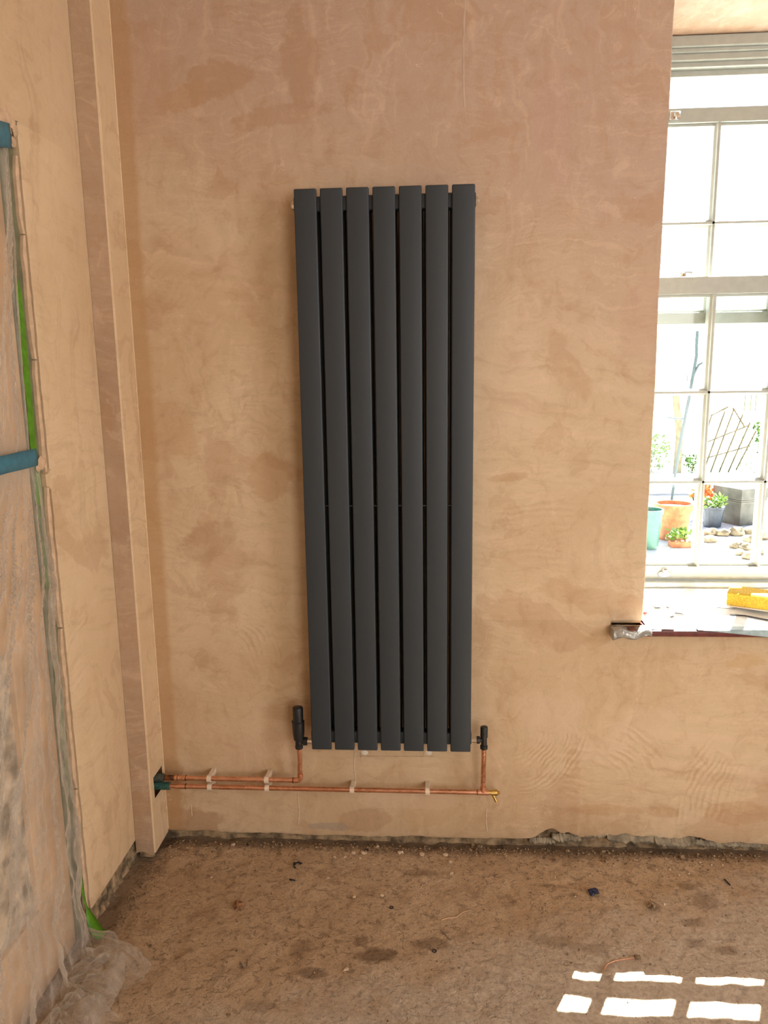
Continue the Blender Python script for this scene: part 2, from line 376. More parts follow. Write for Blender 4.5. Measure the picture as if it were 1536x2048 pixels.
M_green_tape = simple('green_masking_tape', (0.10, 0.30, 0.010), .5, var=.12, scale=60, bump=.2)
M_blue_tape = simple('blue_masking_tape', (0.045, 0.20, 0.29), .5, var=.1, scale=60, bump=.25)
M_jamb = simple('sage_painted_timber', (0.20, 0.20, 0.12), .5, var=.15, scale=30)
M_flake = simple('pale_plaster_chip', (0.68, 0.54, 0.40), .9, var=.12, scale=150, bump=.4)
M_run = simple('dried_plaster_run', (0.54, 0.40, 0.31), .75, var=.08)
M_crumb = simple('grit', (0.33, 0.23, 0.14), .95, var=.5, scale=120, bump=.4)
M_white = simple('white_filler', (0.82, 0.76, 0.66), .8, var=.08)
M_straw = simple('pale_fibre', (0.62, 0.42, 0.26), .7, var=.15)
M_bluescrap = simple('navy_scrap', (0.015, 0.025, 0.075), .45, var=.3, scale=90, bump=.5)
M_sponge = simple('yellow_sponge', (0.60, 0.36, 0.03), .95, var=.18, scale=220, bump=.9, bd=.003)
M_redbit = simple('red_plastic', (0.65, 0.05, 0.04), .4, var=.1)

def glass_mat():
    t = NT('window_glass'); tr = t.n('ShaderNodeBsdfTransparent'); tr.inputs[0].default_value = (0.93, 0.95, 0.94, 1)
    gl = t.n('ShaderNodeBsdfGlossy'); gl.inputs['Roughness'].default_value = .03
    lw = t.n('ShaderNodeLayerWeight'); lw.inputs[0].default_value = .5
    fr = t.add(.03, t.mul(t.m_('POWER', lw.outputs['Facing'], 5.0), .9))
    mx = t.n('ShaderNodeMixShader'); t.set(mx.inputs[0], fr); t.set(mx.inputs[1], tr.outputs[0]); t.set(mx.inputs[2], gl.outputs[0])
    return t.done(mx.outputs[0])
M_glass = glass_mat()
def poly_mat():
    t = NT('clear_polythene'); X, Y, Z = t.xyz()
    tr = t.n('ShaderNodeBsdfTransparent'); tr.inputs[0].default_value = (0.95, 0.94, 0.92, 1)
    nz = t.noise(t.vec(X, t.mul(Y, 2.0), t.mul(Z, .8)), 9, 5, .6, .8); n2 = t.noise(t.vec(X, t.mul(Y, 5.0), t.mul(Z, 1.1)), 7, 5, .65, .5)
    nrm = t.bump(t.add(nz, n2), .28, .010)
    df = t.bsdf((0.88, 0.82, 0.74), .20, 0, nrm, 1.0)
    tl = t.n('ShaderNodeBsdfTranslucent'); tl.inputs[0].default_value = (0.8, 0.76, 0.70, 1)
    m1 = t.n('ShaderNodeMixShader'); m1.inputs[0].default_value = .25; t.set(m1.inputs[1], df); t.set(m1.inputs[2], tl.outputs[0])
    lw = t.n('ShaderNodeLayerWeight'); lw.inputs[0].default_value = .45; t.set(lw.inputs['Normal'], nrm)
    f = t.add(t.mul(t.m_('POWER', lw.outputs['Facing'], 1.4), .85), t.mul(t.step(n2, .52, .72), .14)); f = t.add(f, .08)
    mx = t.n('ShaderNodeMixShader'); t.set(mx.inputs[0], t.m_('MINIMUM', f, .92)); t.set(mx.inputs[1], tr.outputs[0]); t.set(mx.inputs[2], m1.outputs[0])
    return t.done(mx.outputs[0])
M_poly = poly_mat()

# ------------------------------------------------------------------ setting: walls
XR, XL, YB, ZC = 3.4, -0.80, -4.4, 2.9        # right wall, left wall plane, rear wall, ceiling
WX0, WX1, WZ0, WZ1, WD = 0.752, 1.875, 0.735, 2.444, 0.42   # window opening
BX, BY = -0.739, -0.112                        # boxed chase: right face, front face

def jag(x, base=0.035, amp=0.012, s=0.0):
    return base + amp*fbm(x*9, s, 0, 5)
def back_bottom(x):
    # lower ragged edge of the plaster on the back wall
    b = 0.020 + 0.006*fbm(x*9, 3.3, 0, 5) - (.010 if -.35 < x < .05 else 0)*abs(fbm(x*4, 8, 0, 3))
    if x > 0.40: b += 0.026*min(1, (x-0.40)/.08)*(0.75 + 0.9*fbm(x*11, 9.1, 0, 4))*max(0.25, min(1, (1.1-x)/.25))
    return max(0.008, b)
def mk_back():
    m = MB()
    # above the ragged foot: strips so the broken lower edge is real geometry
    xs = []; x = BX-0.05
    while x < 1.6: xs.append(x); x += 0.006
    xs += [WX1, XR+.05]
    zt = 0.2
    k = len(m.v)
    for x in xs:
        b = back_bottom(x); dy = 0.0015*n3(x*40, 1)
        m.v += [Vector((x, 0, zt)), Vector((x, dy*.5, b+.012)), Vector((x, 0.003+dy, b)), Vector((x, 0.022, b-.002+.004*n3(x*60)))]
    for i in range(len(xs)-1):
        for j in range(3): a = k+4*i+j; m.f.append((a, a+1, a+5, a+4))
    def quad(x0, x1, z0, z1, n=1, nz=1):
        m.grid(lambda u, v: (x0+(x1-x0)*u, 0, z0+(z1-z0)*v), n, nz)
    quad(BX-.05, WX0, zt, WZ0); quad(WX0, WX1, zt, WZ0); quad(WX1, XR+.05, zt, WZ0)
    # edge column with slight waviness of the reveal arris
    def arris(z): return WX0 + .0025*fbm(z*5, 2.2, 0, 4)
    n = 120
    zs = [WZ0+(WZ1-WZ0)*i/n for i in range(n+1)]
    for i in range(n):
        z0, z1 = zs[i], zs[i+1]; a0, a1 = arris(z0), arris(z1); r = .004
        pts = lambda z, a: [(-.75+BX*0, 0, z), (a-r, 0, z), (a-r*.3, r*.3, z), (a, r, z), (WX0+.004, WD, z)]
        p0, p1 = pts(z0, a0), pts(z1, a1)
        p0[0] = (BX-.05, 0, z0); p1[0] = (BX-.05, 0, z1)
        if i == 0:   # slot cut in the plaster above the sill horn
            hx = WX0-.094
            m.add([(BX-.05, 0, z0), (hx, 0, z0), (hx, 0, z1), (BX-.05, 0, z1), (hx, .022, z0), (hx, .022, z1), (WX0, .022, z0), (WX0, .022, z1), (WX0, 0, z1)],
                  [(0, 1, 2, 3), (1, 4, 5, 2), (4, 6, 7, 5), (2, 5, 7, 8)])
            continue
        m.add(p0+p1, [(j, j+1, j+6, j+5) for j in range(4)])
    quad(BX-.05, XR+.05, WZ1, ZC+.02); quad(WX1, XR+.05, WZ0, WZ1)
    # soffit, right reveal, under-sill bed
    m.add([(WX0, 0, WZ1), (WX1, 0, WZ1), (WX1, WD, WZ1), (WX0, WD, WZ1)], [(0, 1, 2, 3)])
    m.add([(WX1, 0, WZ0), (WX1, WD, WZ0), (WX1, WD, WZ1), (WX1, 0, WZ1)], [(0, 1, 2, 3)])
    m.add([(WX0, 0, WZ0-.02), (WX1, 0, WZ0-.02), (WX1, WD, WZ0-.02), (WX0, WD, WZ0-.02)], [(0, 1, 2, 3)])
    # outer leaf so no light leaks round the frame
    m.box((XL-.4, WD, -.3), (WX0+.004, WD+.06, ZC+.1)); m.box((WX1, WD, -.3), (XR+.1, WD+.06, ZC+.1))
    m.box((WX0, WD, WZ1), (WX1, WD+.06, ZC+.1)); m.box((WX0, WD, -.3), (WX1, WD+.06, WZ0))
    return m
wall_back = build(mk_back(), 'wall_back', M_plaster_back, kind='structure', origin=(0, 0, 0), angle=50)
# rough old wall showing under the plaster
mr = MB(); mr.grid(lambda u, v: (BX-.1+(XR-BX+.1)*u, 0.020+.006*fbm(u*90, v*9, 0, 4), -.06+.20*v), 500, 14)
build(mr, 'rough_wall_foot', M_render, wall_back, angle=80)
# pencilled rectangle and two filler plugs from an earlier fixing, showing just under the radiator
for (x0, y0, x1, y1) in ((712, 1512, 868, 1513), (720, 1504, 722, 1516), (847, 1500, 846, 1513)):
    a = onY(x0, y0); b = onY(x1, y1); build(MB().tube([a, b], .0006, 5), 'pencil_line', M_render, wall_back)
for (x, y) in ((729, 1505), (857, 1505)):
    a = onY(x, y); build(MB().blob((a.x, -.001, a.z), .0105, x, 2, (1, .18, .8), .25), 'filler_plug', M_white, wall_back)
# thin raised runs of plaster
for pts in (((710, 1504), (708, 1530), (711, 1560)), ((596, 1585), (598, 1620), (597, 1648)), ((973, 1617), (972, 1640), (974, 1662)), ((930, 0), (926, 90), (927, 180), (929, 215)), ((382, 1608), (384, 1632))):
    pp = [onY(*p) for p in pts]; wide = not pts[0][1]
    for p in pp: p.y += .0072 if wide else 0
    build(MB().tube(pp, .008 if wide else .0016, 12 if wide else 6), 'plaster_run', M_run if wide else M_flake, wall_back)
# broken grey render hanging out under the plaster on the window side
def ribbon(x0, x1, zc, h, seed, out=.012):
    m = MB(); n = 60
    def top(u): return zc + h*.5 + .006*fbm(u*9+seed, 1, 0, 4)
    def bot(u): return zc - h*.5*(math.sin(PI*min(1, max(0, u)))**.4) + .008*fbm(u*7+seed, 5, 0, 5)
    front = []; 
    def f(u, v):
        zt, zb = top(u), bot(u); z = zt+(zb-zt)*v
        return (x0+(x1-x0)*u, .012-out*math.sin(v*2.4)-.004*fbm(u*14+seed, v*3, 0, 4), max(z, -.004))
    m.grid(f, n, 6); k = len(m.v)
    m.grid(lambda u, v: tuple(Vector(f(u, v))+Vector((0, .005, 0))), n, 6)
    # rim
    nu = n+1
    for i in range(n): m.f += [(i, i+1, k+i+1, k+i), (6*nu+i, k+6*nu+i, k+6*nu+i+1, 6*nu+i+1)]
    return m
for i, (xa, xb, yc, hp, o) in enumerate(((1105, 1165, 1682, 16, .014), (1150, 1225, 1674, 15, .010), (1215, 1330, 1681, 20, .020), (1310, 1392, 1686, 24, .026), (1395, 1470, 1694, 14, .012), (1460, 1536, 1696, 12, .010), (1060, 1112, 1688, 12, .012))):
    a = onY(xa, yc, -.01); b = onY(xb, yc, -.01)
    build(ribbon(a.x, b.x, a.z, hp/690, i*3.3, o), 'render_flake', M_grey_mem, wall_back, angle=60)

# boxed pipe chase in the corner
ch = empty('trim_1', ((XL+BX)/2, BY/2, 0), 'plastered boxed-in pipe chase in the left corner', kind='structure')
# side face with a hole round the pipes
def chase_side2():
    m = MB(); r = .004; w = lambda z: .0018*fbm(z*4, 7, 0, 4)
    zs = [.018+.01*i for i in range(int((ZC-.018)/.01)+1)]
    for z0 in zs:
        z1 = z0+.0101; hole = .188 < z0+.005 < .262
        segs = [(.002, BY+r)] if not hole else [(.002, -.012), (-.085, BY+r)]
        for a, b in segs: m.add([(BX+w(z0), a, z0), (BX+w(z0), b, z0), (BX+w(z1), b, z1), (BX+w(z1), a, z1)], [(0, 1, 2, 3)])
        m.add([(BX+w(z0), BY+r, z0), (BX-r, BY, z0), (BX-r, BY, z1), (BX+w(z1), BY+r, z1)], [(0, 1, 2, 3)])
    return m
build(chase_side2(), 'side_board', M_plaster_side, ch, angle=50)
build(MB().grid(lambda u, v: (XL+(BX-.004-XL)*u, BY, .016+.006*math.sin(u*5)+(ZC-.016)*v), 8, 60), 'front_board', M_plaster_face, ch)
build(MB().box((XL, -.105, .19), (BX-.03, -.002, .26)), 'pipe_hole', M_dark, ch)  # near-black block painted as the shade inside the pipe hole
build(MB().box((XL+.01, BY+.006, .0), (BX-.008, BY+.02, .03)), 'batten', M_render, ch)
build(MB().tube([(BX+.0005, .0, .03), (BX+.0005, .0, 2.8)], .003, 6), 'corner_fillet', M_plaster_side, ch)

# left wall with the doorway
DY, DZ = -0.414, 2.045
def wall_left_mesh():
    m = MB(); n = 200
    prev = None
    for i in range(n+1):
        z = .062+(DZ-.062)*i/n
        e = DY+.004*fbm(z*16, 4, 0, 5) - (.02 if abs(z-1.24) < .02 else 0)
        bb = .0
        row = [Vector((XL, BY-.001, z)), Vector((XL, e+.004, z)), Vector((XL-.003, e, z)), Vector((XL-.022, e+.002, z))]
        k = len(m.v); m.v += row
        if prev is not None:
            for j in range(3): m.f.append((prev+j, prev+j+1, k+j+1, k+j))
        prev = k
    # the foot rises unevenly towards the chase
    m.grid(lambda u, v: (XL, BY-.001+(YB-BY)*u, DZ+.02*0+(ZC-DZ)*v + (0 if v else .010*fbm(u*60, 1, 0, 4)*(u > .07))), 220, 3)
    m.add([(XL, -1.75, 0), (XL, YB, 0), (XL, YB, DZ), (XL, -1.75, DZ)], [(0, 1, 2, 3)])
    m.box((XL-.34, -1.80, -.05), (XL-.30, DY+.6, ZC))
    m.box((XL-.30, DY+.002, -.05), (XL-.022, .3, DZ)); m.box((XL-.30, -1.80, DZ+.01), (XL-.02, .3, ZC))
    m.box((XL-.30, -1.85, -.05), (XL-.02, -1.75, DZ))
    return m
wall_left = build(wall_left_mesh(), 'wall_left', M_plaster_side, kind='structure', origin=(XL, 0, 0), angle=50)
# unplastered base of the left wall
mr = MB(); mr.grid(lambda u, v: (XL-.016+.008*fbm(u*20, v*4, 3, 4)+.010*(1-v), BY+.02+(DY-BY-.02)*u, -.03+.12*v), 60, 12)
build(mr, 'rough_wall_foot', M_render, wall_left, angle=80)
# loose lip of plaster left of the crack: separate strips, each with its own broken edge
def lip(z0, z1, seed, y0=-.418, w=.015, X=XL-.004):
    m = MB(); n = max(8, int((z1-z0)/.012))
    def row(i):
        z = z0+(z1-z0)*i/n; a = y0+.004*fbm(z*16, 4, 0, 5)-.0025-.0025*abs(fbm(z*30, seed, 0, 3)); b = y0-w+.0035*fbm(z*12, seed+5, 0, 4)
        t = min(1, i/3, (n-i)/3); b = a+(b-a)*(.4+.6*t)
        return [(X, a, z), (X+.001, (a+b)/2, z), (X-.002, b, z), (X-.012, b+.001, z), (X-.012, a, z)]
    rows = [row(i) for i in range(n+1)]
    m.v += [Vector(p) for r in rows for p in r]
    for i in range(n):
        for j in range(5): m.f.append((5*i+j, 5*i+(j+1) % 5, 5*i+5+(j+1) % 5, 5*i+5+j))
    m.f += [(0, 1, 2, 3, 4), tuple(5*n+j for j in (4, 3, 2, 1, 0))]
    return m
for z0, z1, s in ((.02, .42, 1), (.425, .86, 2), (.865, 1.225, 3), (1.255, 1.52, 4), (1.523, 1.80, 5), (1.803, 1.97, 6)):
    build(lip(z0, z1, s), 'plaster_lip', M_plaster_edge, wall_left)
# broken corner over the doorway
for i, (x, y, r) in enumerate(((6, 222, .018), (14, 236, .016), (24, 246, .014), (4, 246, .020), (30, 262, .012), (27, 285, .010), (15, 256, .012), (84, 925, .014), (76, 936, .010))):
    q = onX(x, y, XL-.004); build(MB().blob(q, r, i, 2, (.35, 1, 1.1), .6), 'broken_plaster', M_plaster_edge, wall_left)

# door frame and boarded door behind the sheet
door = empty('door_1', (XL-.03, -1.1, 0), 'taped-up doorway behind hanging polythene', kind='structure')
build(MB().rbox((XL-.10, DY-.056, 0), (XL-.014, DY-.002, 2.0), .006), 'door_jamb', M_jamb, door)
M_door = simple('tan_door_paint', (0.68, 0.47, 0.29), .6, var=.12, scale=7, bump=.1)
M_doorg = simple('greyed_board', (0.55, 0.45, 0.33), .8, var=.35, scale=22, bump=.5, bd=.004)
m = MB(); DX = XL-.020
m.rbox((DX-.04, -.62, .01), (DX, -.472, 1.98), .003); m.rbox((DX-.04, -1.60, .01), (DX, -1.46, 1.98), .003)
m.box((DX-.04, -1.46, .01), (DX-.001, -.62, .22)); m.box((DX-.04, -1.46, .88), (DX-.001, -.62, 1.05)); m.box((DX-.04, -1.46, 1.84), (DX-.001, -.62, 1.98))
leaf = build(m, 'door_leaf', M_door, door)
build(MB().box((DX-.034, -1.46, .22), (DX-.014, -.62, .88)), 'lower_panel', M_doorg, leaf)
build(MB().box((DX-.034, -1.46, 1.05), (DX-.014, -.62, 1.84)), 'upper_panel', M_door, leaf)

# ceiling and unseen walls
build(MB().box((XL-.4, YB-.1, ZC), (XR+.1, .5, ZC+.06)), 'ceiling', M_plaster_face, kind='structure')
build(MB().box((XR, YB-.1, -.1), (XR+.08, .1, ZC)), 'wall_right', M_plaster_side, kind='structure')
build(MB().box((XL-.4, YB-.1, -.1), (XR+.1, YB, ZC)), 'wall_rear', M_plaster_face, kind='structure')

# floor: real relief where the camera sees it
def floor_mesh():
    xs = [-1.2, -1.0, -.9]; x = -.86
    while x < 1.35: xs.append(x); x += .008
    xs += [1.5, 1.9, 2.5, XR+.05]
    ys = [YB-.05, -3.4, -2.4, -1.6, -1.2, -1.0, -.9, -.84]; y = -.80
    while y < .05: ys.append(y); y += .008
    m = MB()
    for y in ys:
        for x in xs:
            vis = 1 if (-.87 < x < 1.36 and y > -.81) else 0
            h = 0
            if vis:
                a = fbm(x*4, y*4, 1, 3); b = fbm(x*17, y*17, 3, 4); p = n3(x*12, y*14, 9)
                h = .004*a+.0038*b - .006*max(0, p-.42)*3
                h -= .010*max(0, min(1, (y+.045)/.05))*(1+.8*b)            # trough along the wall
                h -= .006*max(0, min(1, (-.70-x)/.08))*(1+.8*b)
            m.v.append(Vector((x, y, h-.002)))
    n = len(xs)
    for j in range(len(ys)-1):
        for i in range(n-1): m.f.append((j*n+i, j*n+i+1, (j+1)*n+i+1, (j+1)*n+i))
    return m
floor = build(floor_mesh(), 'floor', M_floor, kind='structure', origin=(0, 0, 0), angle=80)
def fz(x, y):
    a = fbm(x*4, y*4, 1, 3); b = fbm(x*17, y*17, 3, 4); p = n3(x*12, y*14, 9)
    return .004*a+.0038*b-.006*max(0, p-.42)*3 - .010*max(0, min(1, (y+.045)/.05))*(1+.8*b) - .006*max(0, min(1, (-.70-x)/.08))*(1+.8*b)-.002

# ------------------------------------------------------------------ window
win = empty('window_1', ((WX0+WX1)/2, .36, WZ0), 'off-white painted sliding sash window, top sash slipped down', kind='structure')
FX0, FX1 = WX0+.006, WX1-.006
def frame_mesh():
    m = MB()
    for (z0, z1, y0) in ((2.413, 2.442, .268), (2.402, 2.413, .280), (2.384, 2.402, .290), (2.370, 2.384, .305), (2.353, 2.370, .330)):
        m.box((FX0, y0, z0), (FX1, .415, z1))
    for x0, x1 in ((FX0, FX0+.030), (FX1-.030, FX1)):
        m.box((x0, .285, .76), (x1, .415, 2.36))
    # inner sill ledge of the frame with its rolled nosing
    m.box((FX0, .29, .745), (FX1, .47, .785)); m.rbox((FX0, .272, .757), (FX1, .30, .792), .006, 3, 0)
    return m
build(frame_mesh(), 'window_frame', M_paint, win, bevel=.0015)
BARS = [1.012, 1.209, 1.406, 1.603]; PX0, PX1 = .812, 1.802  # unseen end column of panes added to let in more light
def sash(name, y0, z0, z1, rt, rb, zbars, lab, th=.052):
    """y0 inner face; rt/rb rail heights; stiles at the sides"""
    y1 = y0+th; m = MB()
    m.box((PX0-.026, y0, z0), (PX0, y1, z1)); m.box((PX1, y0, z0), (PX1+.026, y1, z1))
    m.box((PX0, y0, z1-rt), (PX1, y1, z1)); m.box((PX0, y0, z0), (PX1, y1, z0+rb))
    # ovolo step round the glass
    m.box((PX0, y0+.012, z1-rt-.008), (PX1, y0+.03, z1-rt)); m.box((PX0, y0+.012, z0+rb), (PX1, y0+.03, z0+rb+.008))
    s_ = build(m, name, M_paint, win, bevel=.0015, label=lab)
    yg = y0+.026
    def prof(c, d):   # moulded bar section: c centre, list of (offset across, y)
        return [(c-.0035, y0+.001), (c+.0035, y0+.001), (c+.005, y0+.008), (c+.0105, y0+.015), (c+.0105, y0+.034), (c+.0075, y1-.001), (c-.0075, y1-.001), (c-.0105, y0+.034), (c-.0105, y0+.015), (c-.005, y0+.008)]
    for bx in BARS: build(MB().prism([(a, b, z0+rb) for a, b in prof(bx, 0)], (0, 0, z1-rt-z0-rb)), 'glazing_bar', M_paint, s_, smooth=False)
    edges = [PX0]+BARS+[PX1]
    for zb in zbars:
        build(MB().prism([(PX0, b, a) for a, b in prof(zb, 0)], (PX1-PX0, 0, 0)), 'glazing_bar', M_paint, s_, smooth=False)
    zz = [z0+rb]+zbars+[z1-rt]
    for i in range(len(edges)-1):
        for j in range(len(zz)-1):
            build(MB().box((edges[i]+.002, yg-.002, zz[j]+.002), (edges[i+1]-.002, yg+.002, zz[j+1]-.002)), 'pane', M_glass, s_, smooth=False)
    return s_
lower = sash('lower_sash', .300, .792, 1.768, .052, .046, [1.122, 1.412], 'inner lower sash, three rows of panes')
upper = sash('upper_sash', .3525, 1.628, 2.273, .042, .036, [1.937], 'outer upper sash slipped down, sky open above it', .040)
# ironmongery
def catch(px, py, Y, parent, z):
    q = onY(px, py, Y); m = MB()
    m.rbox((q.x-.024, Y-.010, z), (q.x+.014, Y+.010, z+.005), .002, 2, 0); m.lathe((q.x-.002, Y, z+.004), (0, 0, 1), [(0, .009), (.008, .008), (.011, .005)], 14)
    m.tube([(q.x-.012, Y, z+.013), (q.x+.006, Y, z+.016), (q.x+.020, Y-.002, z+.015)], [.002, .0025, .003], 8); m.blob((q.x+.022, Y-.002, z+.013), .0055, 1, 2, amp=0)
    return build(m, 'sash_fastener', M_chrome, parent, label='small metal sash fastener')
catch(1368, 545, .318, lower, 1.768)
q = onY(1351, 226, .349); m = MB(); m.rbox((q.x-.02, .338, 2.236), (q.x+.014, .3495, 2.262), .004, 2, 1); m.lathe((q.x, .338, 2.25), (0, -1, 0), [(0, .010), (.006, .010), (.010, .006)], 16)
build(m, 'sash_stop', M_chrome, upper, label='small chrome stop on the top rail')
q = onY(1328, 1148, .298); m = MB(); m.lathe((q.x, .2995, q.z), (0, -1, 0), [(0, .021), (.003, .021), (.005, .019)], 28)
for v in m.v: v.z = q.z+(v.z-q.z)*.5
m.rbox((q.x-.009, .284, q.z+.002), (q.x+.009, .2995, q.z+.020), .004, 3, 2)
build(m, 'sash_lift', M_chrome, lower, label='oval sash lift on the bottom rail')

# window board with its horn
sill = empty('window_sill', (1.31, .12, WZ0-.017), 'dark red window board under the sash window', kind='structure')
build(MB().rbox((WX0-.0, -.046, .715), (WX1+.09, .27, .7335), .003, 2, 0), 'sill_board', M_sillred, sill)
build(MB().rbox((WX0-.092, -.046, .716), (WX0+.004, -.001, .7335), .003, 2, 0), 'sill_horn', M_sillred, sill)
# dust sheet on the board
def sheetf(u, v):
    x = WX0+.006+(WX1-WX0-.012)*u; y = -.040+.308*v
    z = .7355+.036*v**1.3+.0022*abs(fbm(x*9, y*14, 2, 4))
    return (x, y+.003*n3(x*8), z)
m = MB(); m.grid(sheetf, 120, 30)
sd_ = build(m, 'dust_sheet', M_sheet_white, angle=80, label='crumpled white protective sheet laid over the window sill', cat='sheet')
def drape(u, v):
    x = .895+(WX1-.9)*u; k = min(1, u*5)
    return (x, -.047-.004*math.sin(v*2)-.0015*fbm(x*20, v, 0, 3), .7385-(.020*k)*v+.001*fbm(x*25, v*2, 1, 3))
def drape2(u, v):
    x = .895+(WX1-.9)*u
    return (x, -.047+.03*v, .7385+.0015*fbm(x*25, v*2, 1, 3))
M_plas2 = simple('blue_grey_film', (0.42, 0.56, 0.60), .25, var=.15, scale=30, bump=.3)
build(MB().grid(drape, 80, 5).grid(drape2, 80, 3), 'plastic_film', M_plas2, angle=80, label='glossy blue-grey plastic film folded over the sill front edge', cat='film')
# duct tape round the horn
m = MB()
def tapef(u, v):
    a = 2*PI*v; cx = WX0-.098+.112*u
    hy = .030-.010*u; hz = .016-.004*u
    c, s_ = math.cos(a), math.sin(a)
    y = -.028+hy*abs(c)**.6*(1 if c > 0 else -1); z = .7235+hz*abs(s_)**.6*(1 if s_ > 0 else -1)
    k = 1+.16*fbm(u*5, c*1.6, s_*1.6, 4)
    y = -.028+(y+.028)*k
    return (cx, min(y, -.0015), .7235+(z-.7235)*k-.003*(1-u)+(.004*math.sin(u*9)))
m.grid(tapef, 26, 28); n = 27
m.f += [tuple(j*n for j in range(28))[::-1], tuple(j*n+26 for j in range(28))]
build(m, 'duct_tape', M_duct, angle=25, label='crumpled silver duct tape wrapped round the sill horn', cat='tape')
# sponge
q = onY(1497, 1196, .16); ang = math.radians(-28)
sp = empty('sponge', (1.118, .120, .7590), 'yellow block sponge lying on the sheet over the sill', 'sponge')
m = MB(); m.rbox((-.070, -.045, .004), (.115, .045, .046), .006, 3, 2)
rot = Matrix.Rotation(ang, 3, 'Z')
for v in m.v:
    k = .0012*n3(v.x*300, v.y*300, v.z*300); w = rot @ (v*(1+k)); v.x, v.y, v.z = (w+WL[sp])
build(m, 'sponge_block', M_sponge, sp)
m = MB(); m.rbox((-.070, -.045, .0), (.115, .045, .0042), .003, 3, 2)
for v in m.v: w = rot @ v; v.x, v.y, v.z = (w+WL[sp])
build(m, 'backing', M_cream, sp, label='thin pale backing')
# litter on the sill
def on_sill(px, py):
    d = ray(px, py)
    z = .745
    for _ in range(6):
        p = CAM+d*((z-CAM.z)/d.z); v = max(0, min(1, (p.y+.04)/.308)); z = .7355+.036*v**1.3+.003
    return Vector((p.x, p.y, z))
def litter(pts, r, name, mat, label, group, cat):
    pp = [on_sill(*p) for p in pts]; pp = [p+Vector((0, 0, .001*(i % 2))) for i, p in enumerate(pp)]
    return build(MB().tube(pp, r, 6), name, mat, label=label, cat=cat, group=group)
M_twig = simple('grey_twig', (0.16, 0.15, 0.15), .7, var=.3)
litter([(1300, 1202), (1305, 1210), (1311, 1216), (1320, 1216)], .0016, 'twig', M_twig, 'curled grey sliver on the sill sheet nearest the tape', None, 'twig')
litter([(1406, 1189), (1416, 1197), (1428, 1207)], .0016, 'twig', M_twig, 'straight grey sliver on the sill sheet left of the sponge', None, 'twig')
litter([(1417, 1211), (1435, 1216), (1465, 1217), (1482, 1214)], .0009, 'wire', M_twig, 'thin dark wire curving towards the sponge on the sill', None, 'wire')
litter([(1460, 1229), (1490, 1232), (1536, 1240)], .0022, 'cable_offcut', M_rubber, 'dark cable offcut lying in front of the sponge on the sill', None, 'cable')
litter([(1350, 1226), (1362, 1228), (1373, 1232)], .0014, 'shaving', M_twig, 'small grey shaving mid-way along the sill sheet', None, 'shaving')
litter([(1341, 1234), (1347, 1233)], .0016, 'shaving', M_twig, 'tiny dark crumb near the front of the sill sheet', None, 'shaving')
litter([(1330, 1212), (1337, 1216)], .0016, 'shaving', M_twig, 'tiny dark crumb beside the curled sliver on the sill', None, 'shaving')
q = on_sill(1290, 1229); build(MB().blob(q+Vector((0, 0, .004)), .0055, 3, 2, amp=.15), 'plastic_plug', M_redbit, label='small red plastic plug on the sill by the reveal edge', cat='plug')

# ------------------------------------------------------------------ radiator
ZB, H, PIT, PW, NF = 0.3645, 1.6, .0697, .0600, 7
rad = empty('radiator', (0, -.05, ZB), 'tall anthracite vertical flat-panel radiator fixed to the bare plaster wall', 'radiator')
p0 = None
for i in range(NF):
    cx = (i-3)*PIT
    if i == 0: p0 = build(MB().rbox((cx-PW/2, -.090, ZB), (cx+PW/2, -.078, ZB+H), .0035, 3, 2), 'front_panel', M_anth, rad, angle=40)
    else: c = p0.copy(); COL.objects.link(c); c.location = p0.location+Vector((i*PIT, 0, 0)); WL[c] = WL[p0]
r0 = None
for i in range(NF):
    cx = (i-3)*PIT
    if i == 0: r0 = build(MB().rbox((cx-PW/2-.0035, -.044, ZB+.012), (cx+PW/2+.0035, -.032, ZB+H-.012), .0035, 3, 2), 'rear_panel', M_anth, rad, angle=40)
    else: c = r0.copy(); COL.objects.link(c); c.location = r0.location+Vector((i*PIT, 0, 0))
xe = 3*PIT+PW/2+.003
for za in (ZB+.017, ZB+H-.055):
    build(MB().rbox((-xe, -.0785, za), (xe, -.0435, za+.038), .004, 3, 0), 'manifold', M_anth, rad)
for s_ in (-1, 1):
    zc = ZB+H-.036
    m = MB(); m.lathe((s_*xe, -.061, zc), (s_, 0, 0), [(0, .0135), (.003, .0135), (.003, .0115), (.006, .0115), (.007, .006), (.010, .005)], 8)
    build(m, 'end_plug', M_chrome, rad, smooth=False, label='chrome end plug')
build(MB().rbox((-xe+.01, -.0785, ZB+.745), (xe-.01, -.074, ZB+.749), .001, 2, 0), 'tie_strip', M_anth, rad)
for sx in (-.14, .14):
    for zz in (ZB+.12, ZB+H-.14):
        build(MB().rbox((sx-.012, -.0325, zz), (sx+.012, -.0005, zz+.03), .002, 2, 0), 'wall_bracket', M_anth, rad)

